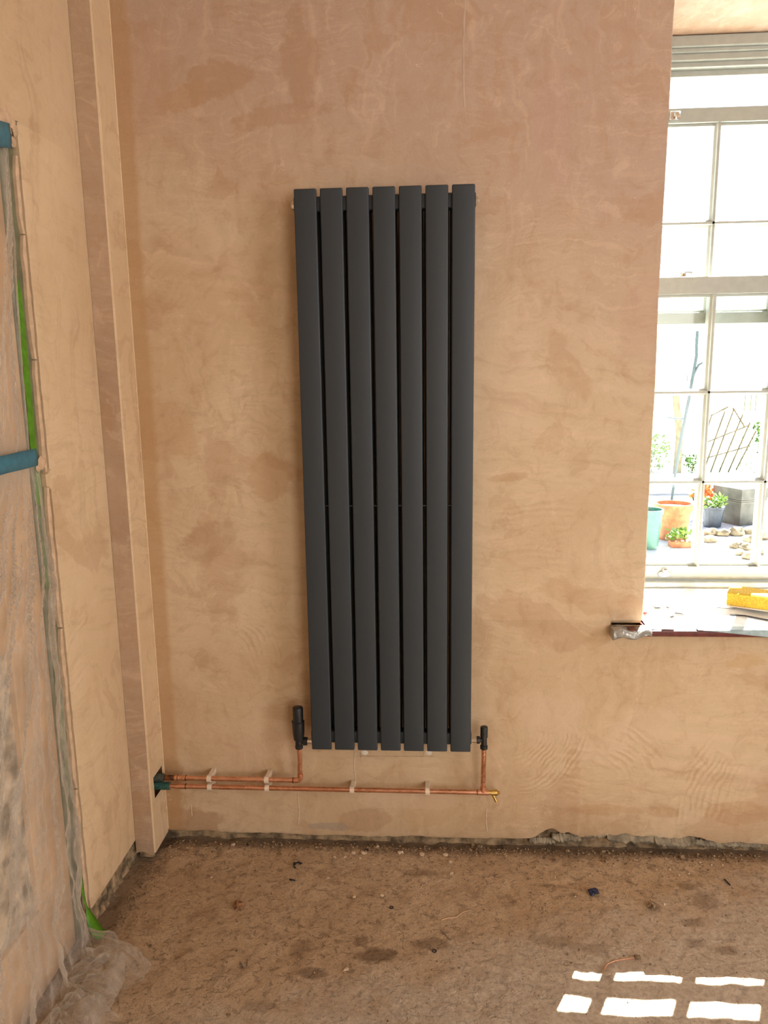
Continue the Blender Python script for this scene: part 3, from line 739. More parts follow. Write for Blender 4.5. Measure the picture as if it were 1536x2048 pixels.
# ------------------------------------------------------------------ valves and pipework
VY = -.061; ZV = ZB+.036-.0*0+.000
def zy(x, y): return onY(x, y, VY).z
VX = onY(597, 1460, VY).x
trv = empty('radiator_valve', (VX, VY, zy(597, 1497)), 'matt black thermostatic valve with tall head at the radiator lower left', 'valve')
zt = zy(594, 1414); z2 = zy(594, 1444); z3 = zy(595, 1466); z4 = zy(595, 1480); z5 = zy(596, 1487); z6 = zy(597, 1497)
build(MB().lathe((VX, VY, z4), (0, 0, 1), [(0, .0125), (.003, .0155), (z3-z4, .0178), (z2-z4-.012, .0188), (z2-z4+.003, .0188), (z2-z4+.0045, .0170), (z2-z4+.0045, .015)], 32), 'valve_head', M_black, trv)
build(MB().lathe((VX, VY, z2), (0, 0, 1), [(.0, .0158), (.006, .0160), (zt-z2-.004, .0160), (zt-z2-.0012, .0150), (zt-z2, .0125)], 32), 'adjuster_cap', M_black, trv)
pts = [(VX+.0190*math.sin(a), VY-.0190*math.cos(a), z2+.002-.011*max(0, 1-abs(a+.42)/.16)-.002*math.cos(a*2)) for a in [(-1.6+3.2*k/48) for k in range(49)]]
build(MB().tube(pts, .0009, 5), 'collar_groove', M_rubber, trv)
build(MB().lathe((VX, VY, z5-.006), (0, 0, 1), [(0, .010), (.004, .0112), (z4-z5+.006, .0112), (z4-z5+.0075, .0105)], 20), 'valve_body', M_black, trv)
build(MB().lathe((VX, VY, z6), (0, 0, 1), [(0, .010), (.002, .0122), (.010, .0122), (.012, .0105)], 6*4, ), 'compression_nut', M_black, trv)
zc = z5+.008
m = MB(); m.lathe((VX, VY, zc), (1, 0, 0), [(.006, .0075), (.014, .0075), (.014, .0118), (.016, .0128), (.025, .0128), (.027, .011)], 24)
build(m, 'union_nut', M_black, trv)
build(MB().lathe((VX+.027, VY, zc), (1, 0, 0), [(0, .0085), (-xe-VX-.027+.0005, .0085)], 20), 'tail', M_chrome, trv, label='bright tail between nut and radiator')

LX = onY(968, 1480, VY).x
zs = lambda y: onY(968, y, VY).z
lsv = empty('radiator_valve', (LX, VY, zs(1497)), 'matt black slim lockshield valve at the radiator lower right', 'valve')
za, zb2, zc2, zn = zs(1453), zs(1474), zs(1487), zs(1498)
build(MB().lathe((LX, VY, zb2-.002), (0, 0, 1), [(0, .0085), (.002, .0112), (za-zb2-.001, .0112), (za-zb2+.001, .0102), (za-zb2+.002, .008)], 28), 'lockshield_cap', M_black, lsv)
build(MB().lathe((LX, VY, zc2-.004), (0, 0, 1), [(0, .0095), (.004, .0095), (zb2-zc2+.004, .0088)], 20), 'valve_body', M_black, lsv)
build(MB().lathe((LX, VY, zn), (0, 0, 1), [(0, .0095), (.002, .0115), (.011, .0115), (.013, .0095)], 24), 'compression_nut', M_black, lsv)
zl = zs(1480)
build(MB().lathe((LX, VY, zl), (-1, 0, 0), [(.005, .007), (.0125, .007), (.0125, .0105), (.015, .0115), (.021, .0115), (.0225, .0095)], 24), 'union_nut', M_black, lsv)
build(MB().lathe((LX-.0225, VY, zl), (-1, 0, 0), [(0, .008), (.003, .008), (.003, .0095), (.005, .0095), (.005, .008), (LX-.0225-xe-.0005, .008)], 20), 'tail', M_chrome, lsv, label='bright tail between nut and radiator')

# upper pipe: from the chase to the thermostatic valve
YU, YLo = -.052, -.046
zU = onY(470, 1558, YU).z; zL = onY(470, 1574.5, YLo).z
xU = onY(601, 1560, YU).x
pu = empty('copper_pipe', (-.5, YU, zU), 'upper copper pipe turning up to the thermostatic valve', 'pipe')
XS = BX-.03
build(MB().tube([(XS, YU, zU), (xU-.010, YU, zU)], .0075, 18), 'pipe_run', M_copper, pu)
m = MB(); rr = .0125
arc = [(xU-.022, YU, zU), (xU-.0125, YU, zU)]+[(xU-.0125+rr*math.sin(a), YU, zU+rr-rr*math.cos(a)) for a in [PI/2*k/8 for k in range(1, 9)]]+[(xU, YU, zU+.021)]
build(m.tube(arc, .0087, 18), 'elbow', M_copper, pu)
build(MB().tube([(xU-.0245, YU, zU), (xU-.021, YU, zU)], .0092, 16), 'solder_ring', M_copper_dark, pu)
build(MB().tube([(xU, YU, zU+.010), (xU-.001, YU, zU+.03), (VX+.001, VY, zU+.07), (VX, VY, z6+.001)], .0075, 18), 'riser', M_copper, pu)
a = onY(355, 1553, YU).x; b = onY(371, 1553, YU).x
build(MB().tube([(a-.008, YU, zU), (a, YU, zU), (b, YU, zU), (b+.002, YU, zU)], [.0085, .0088, .0088, .0084], 18), 'coupling', M_copper, pu)
build(MB().tube([(a-.0005, YU, zU), (a+.0015, YU, zU)], .0091, 16), 'solder_ring', M_copper_dark, pu)
build(MB().tube([(b, YU, zU), (b+.002, YU, zU)], .0091, 16), 'solder_ring', M_copper_dark, pu)
build(MB().tube([(XS-.0, YU, zU), (a-.010, YU, zU)], .0083, 16), 'scorched_end', M_copper_dark, pu)
# lower pipe with tee and drain
pl = empty('copper_pipe', (-.2, YLo, zL), 'lower copper pipe running along to the lockshield valve', 'pipe')
build(MB().tube([(XS, YLo, zL), (LX-.014, YLo, zL)], .0075, 18), 'pipe_run', M_copper, pl)
m = MB(); m.tube([(LX-.017, YLo, zL), (LX+.017, YLo, zL)], .0088, 18); m.tube([(LX, YLo, zL), (LX, YLo, zL+.018)], .0088, 18)
build(m, 'tee', M_copper, pl)
build(MB().tube([(LX-.0185, YLo, zL), (LX-.0165, YLo, zL)], .0091, 16), 'solder_ring', M_copper_dark, pl)
build(MB().tube([(LX, YLo, zL+.010), (LX, YLo, zL+.03), (LX, VY+.004, zL+.10), (LX, VY, zn+.001)], .0075, 18), 'riser', M_copper, pl)
a2 = onY(355, 1571, YLo).x
build(MB().tube([(a2-.006, YLo, zL), (a2, YLo, zL), (a2+.026, YLo, zL), (a2+.028, YLo, zL)], [.0082, .0088, .0088, .0084], 18), 'coupling', M_copper, pl)
build(MB().tube([(a2+.026, YLo, zL), (a2+.028, YLo, zL)], .0091, 16), 'solder_ring', M_copper_dark, pl)
dc = empty('drain_cock', (LX+.017, YLo, zL), 'small brass drain cock on the end of the lower copper pipe', 'drain valve')
m = MB(); m.lathe((LX+.0172, YLo, zL), (1, 0, 0), [(0, .0072), (.006, .0072), (.006, .0085), (.010, .0085), (.010, .0092), (.026, .0092), (.028, .007)], 8)
build(m, 'valve_body', M_brass, dc, smooth=False)
build(MB().tube([(LX+.030, YLo, zL-.006), (LX+.034, YLo-.002, zL-.014), (LX+.041, YLo-.004, zL-.027)], [.0045, .0042, .0048], 12), 'spout', M_brass, dc)
build(MB().lathe((LX+.045, YLo, zL), (1, 0, 0), [(0, .0045), (.004, .005), (.007, .003)], 10), 'spindle', M_brass, dc)
# green lagging on the pipe ends, where they enter the chase
sleeve_end = onY(340, 1571, YLo).x
build(MB().tube([(BX-.035, YLo, zL), (sleeve_end, YLo, zL)], [.0125, .0118], 18), 'pipe_lagging', M_teal, label='bright green foam sleeve on the lower pipe at the chase', cat='pipe lagging')
build(MB().tube([(BX-.035, YU, zU), (BX+.018, YU, zU), (BX+.022, YU, zU)], [.0135, .013, .011], 18), 'pipe_lagging', simple('dark_lagging', (0.05, 0.06, 0.04), .7, var=.3, scale=80, bump=.3), label='dark dirty foam sleeve on the upper pipe at the chase', cat='pipe lagging')
# clips
def clip(px, Y, z, label, group):
    x = onY(px, 1565, Y).x; o = empty('pipe_clip', (x, Y, z), label, 'pipe clip', group)
    m = MB(); n = 22; r0_, r1_ = .0082, .0112; w = .0068
    pr = [( math.cos(a), math.sin(a)) for a in [(-PI*.80+PI*1.60*k/n) for k in range(n+1)]]   # open at the back
    poly = [(x-w, Y-r1_*c, z+r1_*s_) for c, s_ in pr]+[(x-w, Y-r0_*c, z+r0_*s_) for c, s_ in reversed(pr)]
    nn = len(pr)
    vs_ = poly+[(p[0]+2*w, p[1], p[2]) for p in poly]; N = len(poly); fs = []
    for k in range(nn-1):
        fs += [(k, k+1, N-2-k, N-1-k), (N+k+1, N+k, N+N-1-k, N+N-2-k)]
    fs += [(k, (k+1) % N, N+(k+1) % N, N+k) for k in range(N)]
    m.add(vs_, fs); build(m, 'clip_ring', M_cream, o, angle=30)
    build(MB().rbox((x-w, Y+.0095, z-.009), (x+w, -.0005, z+.0075), .001, 2, 0), 'clip_base', M_cream, o)
clip(419.5, YU, zU, 'cream plastic clip on the upper pipe nearest the corner', 'cream pipe clips')
clip(534, YU, zU, 'cream plastic clip on the upper pipe nearer the valve', 'cream pipe clips')
clip(419.5, YLo, zL, 'cream plastic clip on the lower pipe nearest the corner', 'cream pipe clips')
clip(534, YLo, zL, 'cream plastic clip on the lower pipe, second from the corner', 'cream pipe clips')
clip(704, YLo, zL, 'cream plastic clip on the lower pipe, third from the corner', 'cream pipe clips')
clip(855, YLo, zL, 'cream plastic clip on the lower pipe, closest to the drain cock', 'cream pipe clips')

# ------------------------------------------------------------------ tapes and polythene at the doorway
def tape_strip(pts, w, name, mat, label, th=.0006, cat='tape'):
    """pts: centre line in world space on the jamb (faces +X); w width along Y"""
    m = MB(); n = len(pts)
    for i, (p, ww) in enumerate(zip(pts, w)):
        p = Vector(p)
        m.v += [p+Vector((0, -ww/2, 0)), p+Vector((th*2, 0, 0)), p+Vector((0, ww/2, 0)), p+Vector((-th, ww/2, 0)), p+Vector((-th, -ww/2, 0))]
    for i in range(n-1):
        for j in range(5): m.f.append((5*i+j, 5*i+(j+1) % 5, 5*i+5+(j+1) % 5, 5*i+5+j))
    m.f += [(0, 1, 2, 3, 4), tuple(5*(n-1)+j for j in (4, 3, 2, 1, 0))]
    return build(m, name, mat, label=label, cat=cat)
XJ = XL-.013
pts = []; ws = []
for i in range(60):
    t = i/59; z = 1.70-.52*t
    pts.append((XJ+.0008, -.457+.0025*fbm(z*10, 2, 0, 3), z)); ws.append(.026*(min(1, t*12+.25))*(1+.12*n3(z*30)))
tape_strip(pts, ws, 'masking_tape', M_green_tape, 'long green masking tape strip down the door jamb at mid height')
pts = []; ws = []
for i in range(40):
    t = i/39; z = 1.175-.20*t
    pts.append((XJ+.0008, -.455+.002*n3(z*10), z)); ws.append(.022)
tape_strip(pts, ws, 'masking_tape', simple('faded_green_tape', (0.17, 0.24, 0.09), .6, var=.15), 'paler green tape under the polythene just below the blue strip')
pts = []; ws = []
for i in range(60):
    t = i/59; z = .80-.46*t
    pts.append((XJ+.0008, -.452+.003*fbm(z*9, 8, 0, 3), z)); ws.append(.026-.012*t)
tape_strip(pts, ws, 'masking_tape', simple('dusty_green_tape', (0.17, 0.22, 0.08), .6, var=.2), 'dusty green tape low on the door jamb behind the polythene')
# loose end of green tape that widens onto the floor
def tail(i, n=30):
    t = i/n
    z = max(.012, .235*(1-t)**1.25); x = XL-.006+.050*t**3; y = -.449+.004*t
    w = .012+.004*math.sin(t*9) if t < .55 else .014+.030*math.sin((t-.55)/.45*PI*.86)
    return Vector((x, y, z)), w
m = MB()
for i in range(31):
    p, w = tail(i); m.v += [p+Vector((.002, -w*.55, 0)), p+Vector((.003, 0, .001)), p+Vector((.002, w*.45, 0))]
for i in range(30):
    for j in range(2): m.f.append((3*i+j, 3*i+j+1, 3*i+4+j, 3*i+3+j))
o = build(m, 'masking_tape', M_green_tape, label='bright green tape end curling onto the floor by the doorway', cat='tape')
sm = o.modifiers.new('thickness', 'SOLIDIFY'); sm.thickness = .0006

# polythene sheet
def redge(z):      # right-hand edge of the sheet (Y) down the doorway
    tb = [(2.0, -.452), (1.80, -.470), (1.69, -.482), (1.50, -.494), (1.31, -.488), (1.285, -.452), (1.1, -.447), (.8, -.447), (.4, -.448), (.25, -.462), (0, -.470)]
    for (za, ya), (zb_, yb) in zip(tb, tb[1:]):
        if za >= z >= zb_: k = (za-z)/(za-zb_); return ya+(yb-ya)*k
    return tb[0][1] if z > 2 else tb[-1][1]
def sheet_pt(u, v):
    # v: 0 top .. 1 end of the hem on the floor
    L1 = .84
    if v < L1:
        z = 1.995*(1-v/L1); z = max(z, 0)
    else: z = 0
    ye = redge(z)
    y = ye + (-1.62-ye)*u**1.35
    zc = 1.29 if z < 1.29 else 2.02; yc = ye+.0
    rad_ = .10+abs(zc-z)*.55; q_ = (y-ye)/rad_
    def ridge(a, p): return (1-min(1, abs(a)*2.2))**p
    g = min(1, abs(zc-z)/.25)
    r1_ = ridge(fbm(q_*4.5+2, z*.6, 3, 2), 2.6); r2_ = ridge(fbm(q_*10+z*.5, z*.9+4, 8, 2), 3)
    fold2 = fbm(y*22+z*1.5, z*3.0, 4, 4)
    cr = fbm(y*9, z*7, 6, 5); low = max(0, (1.3-z)/1.3)
    x = XL-.004+g*(.022*r1_+.008*r2_)+.0015*fold2+(.005+.020*low)*cr+.030*low**2*(1-math.exp(-u*9))
    pin = min(1, u*14)
    x = XL-.009+(x-(XL-.009))*(.25+.75*pin)
    if abs(z-1.296) < .06: k = 1-abs(z-1.296)/.06; x = x*(1-.8*k)+(XL-.006)*.8*k
    if v >= L1:
        t = (v-L1)/(1-L1)
        ext = (.14+.035*fbm(y*7, 3, 0, 3)-.125*math.exp(-((y+.45)/.030)**2)-.07*math.exp(-((y+.625)/.020)**2))
        rise = .012+.040*math.sin(PI*min(1, t*1.0))**.7+.060*abs(fbm(y*11, t*2.6, 5, 4))*math.sin(PI*min(1, t*1.05))
        x += ext*t*1.15
        z = max(.006, rise*(1-.5*t)+.006-.0*t)
        y += .03*fbm(y*8, t*3, 9, 3)-.03*t
    else:
        b = max(0, 1-z/.16); x += .018*b*b
        z = max(z, .012)
    return (x, y, z)
m = MB(); m.grid(sheet_pt, 190, 330)
sh = build(m, 'polythene_sheet', M_poly, angle=180, label='clear crumpled polythene dust sheet taped over the doorway at left', cat='plastic sheet')
# outer billowed loop of sheet on the floor
def loop_pt(u, v):
    a = u*PI; 
    cx, cy = XL+.050, -.66
    R = .125+.02*fbm(u*3, 1, 0, 3)
    r = R*v
    x = cx+r*math.cos(a-PI/2)*1.0; y = cy+r*math.sin(a-PI/2)*1.35
    z = .010+.048*math.sin(v*PI*.93)*(1+.5*fbm(u*5, v*3, 7, 4))+.008*abs(fbm(u*14, v*4, 8, 3))
    return (x, y, max(.005, z))
build(MB().grid(loop_pt, 70, 34), 'hem_fold', M_poly, sh, angle=180)
# blue tape across
def btape(a, b, wz, label, bulge=.012):
    m = MB(); n = 40; a = Vector(a); b = Vector(b)
    for i in range(n+1):
        t = i/n; p = a.lerp(b, t); p.x += bulge*math.sin(PI*t)*.6; w = wz*(1+.08*n3(t*6, 4))
        m.v += [p+Vector((0, 0, w/2)), p+Vector((.0015, 0, 0)), p+Vector((0, 0, -w/2))]
    for i in range(n):
        for j in range(2): m.f.append((3*i+j, 3*i+j+1, 3*i+4+j, 3*i+3+j))
    o = build(m, 'masking_tape', M_blue_tape, label=label, cat='tape'); s = o.modifiers.new('thickness', 'SOLIDIFY'); s.thickness = .0005
    return o
pa = onX(74, 914, XL+.006); pb = onX(0, 930, XL+.012); dirv = (pb-pa)/(pb.y-pa.y)
btape(pa, pa+dirv*(-.55), .040, 'blue masking tape strip across the polythene at mid height')
pa = onX(21, 272, XL+.004); pb = onX(0, 268, XL+.010); dirv = (pb-pa)/(pb.y-pa.y)
btape(pa, pa+dirv*(-.5), .052, 'blue masking tape at the top of the doorway opening')

# ------------------------------------------------------------------ things lying on the floor
def flake(px, py, r, mat, name, label, group, cat, sq=(1, .7, .35), seed=0, n=2):
    q = onZ(px, py); z = fz(q.x, q.y)
    m = MB(); m.blob((q.x, q.y, z+r*sq[2]*.75), r, seed, n, sq, .7); a = seed*1.3
    R = Matrix.Rotation(a, 3, 'Z')
    for v in m.v: w = R @ (v-Vector((q.x, q.y, 0))); v.x, v.y = q.x+w.x, q.y+w.y
    return build(m, name, mat, label=label, cat=cat, group=group, angle=25)
SEEN = set()
def flake_label(x, y):
    k = (x-620)/46
    where = 'left of the radiator' if k < 0 else 'below radiator column %s' % ('one', 'two', 'three', 'four', 'five', 'six', 'seven')[min(6, int(k))]
    near = 'close to the wall' if y < 1700 else ('a hand out from the wall' if y < 1730 else ('an arm out from the wall' if y < 1800 else 'far out on the floor'))
    for pre in ('pale plaster flake', 'second pale plaster flake', 'third pale plaster flake'):
        l = '%s %s, %s' % (pre, where, near)
        if l not in SEEN: SEEN.add(l); return l
for i, (x, y, r) in enumerate(((467, 1687, .0075), (707, 1706, .0085), (727, 1706, .0095), (690, 1713, .006), (669, 1713, .0075), (801, 1706, .0095), (844, 1708, .0105), (890, 1709, .0085), (755, 1691, .007), (900, 1723, .007), (903, 1746, .006), (423, 1753, .0055), (656, 1757, .006), (708, 1793, .0065), (764, 1790, .0065), (692, 1937, .007), (720, 1716, .005))):
    flake(x, y, r, M_flake, 'plaster_flake', flake_label(x, y), 'pale plaster flakes below the radiator', 'plaster flake', seed=i)
for i, (x, y, r) in enumerate(((1333, 1718, .004), (1400, 1723, .004), (1445, 1729, .004), (1358, 1750, .0045), (1378, 1746, .004), (1312, 1739, .004), (1340, 1738, .004), (1132, 1755, .0035), (1110, 1754, .0035), (1423, 1728, .004), (1328, 1806, .004), (1454, 1799, .004), (1227, 1734, .0035), (1150, 1793, .0035))):
    flake(x, y, r, M_flake, 'plaster_crumb', 'tiny pale plaster crumb on the floor below the window', 'tiny pale crumbs below the window', 'plaster crumb', seed=i+40, sq=(1, .8, .6), n=1)
WHERE = ('out from the wall below the broken render', 'below the taped sill horn, farther from the wall', 'below the taped sill horn, touching the wall foot', 'in a dark stain below the window',
         'near the pipe chase, left of a pair', 'near the pipe chase, right of a pair', 'against the broken render at right', 'under the drain cock, at the wall', 'under the lockshield valve, at the wall',
         'out in front of the pipe chase', 'at the left end of the broken render')
for i, (x, y, r) in enumerate(((1110, 1721, .006), (1208, 1722, .008), (1206, 1700, .009), (1303, 1812, .012), (395, 1704, .006), (407, 1711, .006), (1365, 1716, .010), (960, 1690, .008), (945, 1686, .007), (300, 1890, .006), (1135, 1700, .007))):
    flake(x, y, r, M_crumb, 'stone_chip', 'small brown stone chip on the floor '+WHERE[i], 'brown stone chips on the floor', 'stone chip', seed=i+80, sq=(1, .8, .6))
flake(1187, 1787, .014, M_bluescrap, 'plastic_scrap', 'crumpled navy blue plastic scrap on the floor below the window', None, 'scrap', (1, .75, .5), 5, 3)
flake(477, 1812, .016, simple('rusty_crumb', (0.30, 0.15, 0.07), .9, var=.4, scale=120, bump=.6), 'rubble_crumb', 'reddish brown rubble crumb on the floor left of the radiator', None, 'rubble', (1, .8, .4), 9, 3)
# black shavings
def curl(cx, cy, label, n, seed):
    rnd = random.Random(seed); m = MB(); q = onZ(cx, cy)
    x, y = q.x, q.y; pts = []
    for i in range(n):
        x += rnd.uniform(-.006, .010); y += rnd.uniform(-.006, .006); pts.append((x, y, fz(x, y)+.003+rnd.uniform(0, .006)))
    m.tube(pts, [.0017+.0012*(i % 2) for i in range(n)], 6); return build(m, 'plastic_shaving', M_rubber, label=label, cat='shaving', angle=60)
curl(590, 1738, 'larger curl of black plastic shavings on the floor below the radiator', 16, 3)
curl(580, 1762, 'short black plastic shaving in front of the larger curl', 5, 8)
def wire(pts, r, name, mat, label, cat):
    pp = []
    for x, y in pts: q = onZ(x, y); pp.append((q.x, q.y, fz(q.x, q.y)+r+.001))
    return build(MB().tube(pp, r, 6), name, mat, label=label, cat=cat)
wire([(883, 1840), (895, 1837), (912, 1833), (925, 1825), (942, 1821)], .0014, 'straw', M_straw, 'pale straw-like fibre on the floor right of centre', 'fibre')
wire([(1208, 1940), (1214, 1928), (1232, 1921), (1250, 1918), (1270, 1915)], .0016, 'wire', M_copper, 'thin bent copper wire on the floor above the sun patches', 'wire')
q = onZ(1275, 1914); build(MB().rbox((q.x-.008, q.y-.006, fz(q.x, q.y)), (q.x+.008, q.y+.006, fz(q.x, q.y)+.006), .002, 2, 2), 'wire_clip', M_render, label='small grey lump at the end of the copper wire', cat='clip')
wire([(880, 1860), (890, 1870), (901, 1881)], .0009, 'straw', M_twig, 'short dark twig in the brown stain on the floor', 'twig')
wire([(480, 1925), (487, 1936)], .0012, 'splinter', M_twig, 'dark splinter on the floor at lower left, left of a second one', 'splinter')
wire([(495, 1920), (494, 1933)], .0012, 'splinter', M_twig, 'dark splinter on the floor at lower left, right of its twin', 'splinter')
wire([(494, 1685), (496, 1692)], .0016, 'splinter', M_rubber, 'tiny black splinter on the floor near the wall left of the radiator', 'splinter')
wire([(1449, 1757), (1454, 1762), (1460, 1770)], .0018, 'splinter', M_rubber, 'dark bent splinter on the floor at right, below the window', 'splinter')
def ring(px, py, label, mat=None):
    q = onZ(px, py); m = MB(); n = 20; z = fz(q.x, q.y)+.0022; R, r = .0048, .0013; vs_ = []
    for i in range(n):
        a = 2*PI*i/n
        for j in range(8): b = 2*PI*j/8; vs_.append((q.x+(R+r*math.cos(b))*math.cos(a), q.y+(R+r*math.cos(b))*math.sin(a), z+r*math.sin(b)))
    m.add(vs_, [(i*8+j, ((i+1) % n)*8+j, ((i+1) % n)*8+(j+1) % 8, i*8+(j+1) % 8) for i in range(n) for j in range(8)])
    build(m, 'rubber_ring', M_rubber, label=label, cat='ring')
ring(783, 1815, 'small black rubber ring on the floor, middle one of three'); ring(869, 1901, 'small black rubber ring on the floor beside the brown stain'); ring(733, 1700, 'small black rubber ring on the floor close to the wall')
# grit, too fine to count
def grit():
    m = MB(); rnd = random.Random(4)
    for i in range(2600):
        if rnd.random() < .55:
            x = rnd.uniform(-.72, 1.3); y = -.002-abs(rnd.gauss(0, .045))
        elif rnd.random() < .4: x = -.76+abs(rnd.gauss(0, .03)); y = rnd.uniform(-.45, -.05)
        else: x = rnd.uniform(-.7, 1.3); y = rnd.uniform(-.78, -.02)
        if x < BX+.01 and y > BY-.01: continue
        if x < -.6 and y < -.44: continue
        r = rnd.choice((.0010, .0014, .0018, .0026, .0036 if y > -.06 else .0012)); m.blob((x, y, fz(x, y)+r*.5), r, i, 1, (1, 1, .7), .8)
    return m
build(grit(), 'floor_grit', M_crumb, label='fine brown grit strewn over the floor and along the wall foot', cat='grit', kind='stuff', smooth=False)
def grit2():
    m = MB(); rnd = random.Random(14)
    for i in range(300):
        px = rnd.choice((rnd.gauss(980, 60), rnd.uniform(330, 1500), rnd.gauss(380, 40), rnd.gauss(740, 90))); py = rnd.choice((rnd.gauss(1700, 14), rnd.gauss(1715, 35)))
        q = onZ(px, max(py, 1694)); 
        if q.x < -.70 or q.x > 1.3: continue
        r = rnd.choice((.0010, .0013, .0020)); m.blob((q.x, q.y, fz(q.x, q.y)+r*.5), r, i, 1, (1, 1, .7), .8)
    return m
build(grit2(), 'plaster_dust', M_flake, label='fine pale plaster specks scattered near the wall foot', cat='grit', kind='stuff', smooth=False)

# ------------------------------------------------------------------ garden outside
M_paving = simple('pale_paving', (0.62, 0.60, 0.56), .85, var=.10, scale=4, bump=.2)
M_terra = simple('terracotta', (0.42, 0.16, 0.07), .85, var=.2, scale=18, bump=.2)
M_gpot = simple('green_plastic_pot', (0.045, 0.15, 0.11), .45, var=.1)
M_bpot = simple('blue_glaze', (0.03, 0.09, 0.36), .25, var=.15)
M_dpot = simple('charcoal_pot', (0.03, 0.045, 0.065), .5, var=.2, scale=30)
M_lead = simple('grey_planter', (0.085, 0.085, 0.07), .7, var=.2, scale=12)
M_stone = simple('garden_stone', (0.20, 0.17, 0.11), .9, var=.3, scale=12, bump=.6, bd=.01)
M_leaf = simple('leaf_green', (0.06, 0.13, 0.02), .55, var=.4, scale=8)
M_leaf2 = simple('leaf_bright', (0.12, 0.22, 0.03), .5, var=.3, scale=8)
M_bark = simple('bark', (0.20, 0.16, 0.08), .9, var=.3, scale=20, bump=.7, bd=.01)
M_cane = simple('weathered_cane', (0.10, 0.075, 0.035), .9, var=.3)
M_pole = simple('grey_steel_pole', (0.05, 0.08, 0.085), .6, .0, var=.15)
M_orange = simple('orange_petals', (0.80, 0.13, 0.02), .6, var=.2)
M_soil = simple('soil', (0.08, 0.05, 0.03), .95, var=.3)
M_greyw = simple('raised_bed_wall', (0.66, 0.64, 0.60), .9, var=.1, scale=6)
M_bluefl = simple('blue_petals', (0.02, 0.10, 0.32), .6, var=.2)
build(MB().box((-12, WD+.06, -.10), (22, 30, 0.0)), 'patio', M_paving, kind='structure')
gx = lambda px, py, z=0.0: onZ(px, py, z)
def pot(name, base, dx, top_py, rpx, mat, label, ribs=0, flute=0.0, plant_soil=True, rimh=.14, taper=.72, cat='plant pot'):
    q = gx(*base); D = (q-CAM).dot(F_); s_ = D/FPX
    y_c = q.y+rpx*s_*taper; c = Vector((q.x+dx*s_, y_c, 0)); Dc = y_c
    h = onY(base[0], top_py, y_c).z; r = rpx*s_
    o = empty(name, c, label, cat)
    pr = [(0, r*taper), (h*(1-rimh), r*.93), (h*(1-rimh)+.004, r), (h, r*1.02), (h, r*.90), (h*.90, r*.86)]
    build(MB().lathe(c, (0, 0, 1), pr[:4]+pr[4:], 40, flute, ribs), 'pot_body', mat, o)
    build(MB().lathe(c+Vector((0, 0, h*.88)), (0, 0, 1), [(0, r*.84), (.004, r*.84)], 20), 'soil', M_soil, o)
    return o, c, r, h
def leaves(c, R, n, size, seed, up=.5, mb=None):
    m = mb or MB(); rnd = random.Random(seed); c = Vector(c)
    for i in range(n):
        d = Vector((rnd.gauss(0, 1), rnd.gauss(0, 1), rnd.gauss(0, 1))).normalized(); p = c+Vector((d.x*R[0], d.y*R[1], d.z*R[2]))*rnd.uniform(.35, 1)
        a = Vector((rnd.gauss(0, 1), rnd.gauss(0, 1), rnd.gauss(up, .6))).normalized(); b = a.orthogonal().normalized(); b = Matrix.Rotation(rnd.uniform(0, 6), 3, a) @ b
        L = size*rnd.uniform(.6, 1.3)
        m.add([p, p+a*L*.5+b*L*.28, p+a*L, p+a*L*.5-b*L*.28], [(0, 1, 2, 3)])
    return m
# pots
o, c, r, h = pot('terracotta_pot', (1352, 1083), 0, 1006, 37, M_terra, 'large terracotta pot with thick rolled rim out on the patio', rimh=.2)
o, c, r, h = pot('plastic_pot', (1296, 1100), 4, 1018, 28, M_gpot, 'green plastic pot partly hidden by the window reveal', rimh=.12)
o, c, r, h = pot('glazed_pot', (1398, 1042), 0, 1014, 13, M_bpot, 'small blue glazed pot with orange flowers on the patio')
build(leaves(c+Vector((0, 0, h+.10)), (.07, .07, .10), 60, .05, 2), 'foliage', M_leaf, o, smooth=False)
fo = MB()
rnd = random.Random(3)
for i in range(46):
    p = c+Vector((rnd.uniform(-.06, .13), rnd.uniform(-.06, .06), h+rnd.uniform(.03, .27))); fo.blob(p, rnd.uniform(.020, .036), i, 1, (1, 1, .8), .8)
build(fo, 'blossom', M_orange, o)
o, c, r, h = pot('ribbed_pot', (1430, 1056), 0, 1012, 22, M_dpot, 'charcoal ribbed pot with trailing foliage on the patio', 24, .02)
build(leaves(c+Vector((0, 0, h+.03)), (.13, .13, .08), 160, .05, 5).__class__ and leaves(c+Vector((0, 0, h+.03)), (.13, .13, .08), 160, .05, 5), 'foliage', M_leaf2, o, smooth=False)
# square planter
q = gx(1486, 1056); sc = (q-CAM).dot(F_)/FPX; hw = 34*sc; yc = q.y+hw; ht = onY(1486, 975, yc).z
o = empty('stone_planter', (q.x+.07, yc+.10, 0), 'large square grey planter with moulded rim beside the ribbed pot', 'planter')
def sq(m, z0, z1, w0, w1):
    a = math.radians(24); cx, cy = WL[o].x, WL[o].y; vs_ = []
    for z, w in ((z0, w0), (z1, w1)):
        for k in range(4): an = a+k*PI/2+PI/4; vs_.append((cx+w*1.414*math.cos(an), cy+w*1.414*math.sin(an), z))
    m.add(vs_, [(3, 2, 1, 0), (4, 5, 6, 7), (0, 1, 5, 4), (1, 2, 6, 5), (2, 3, 7, 6), (3, 0, 4, 7)])
m = MB(); sq(m, 0, ht*.60, hw*.82, hw*.92); build(m, 'planter_body', M_lead, o, smooth=False)
m = MB()
for z0, z1, w in ((.60, .64, .97), (.65, .69, 1.0), (.70, .74, 1.03), (.74, 1.0, 1.08)): sq(m, ht*z0, ht*z1, hw*w, hw*(w+.03))
build(m, 'planter_rim', M_lead, o, smooth=False)
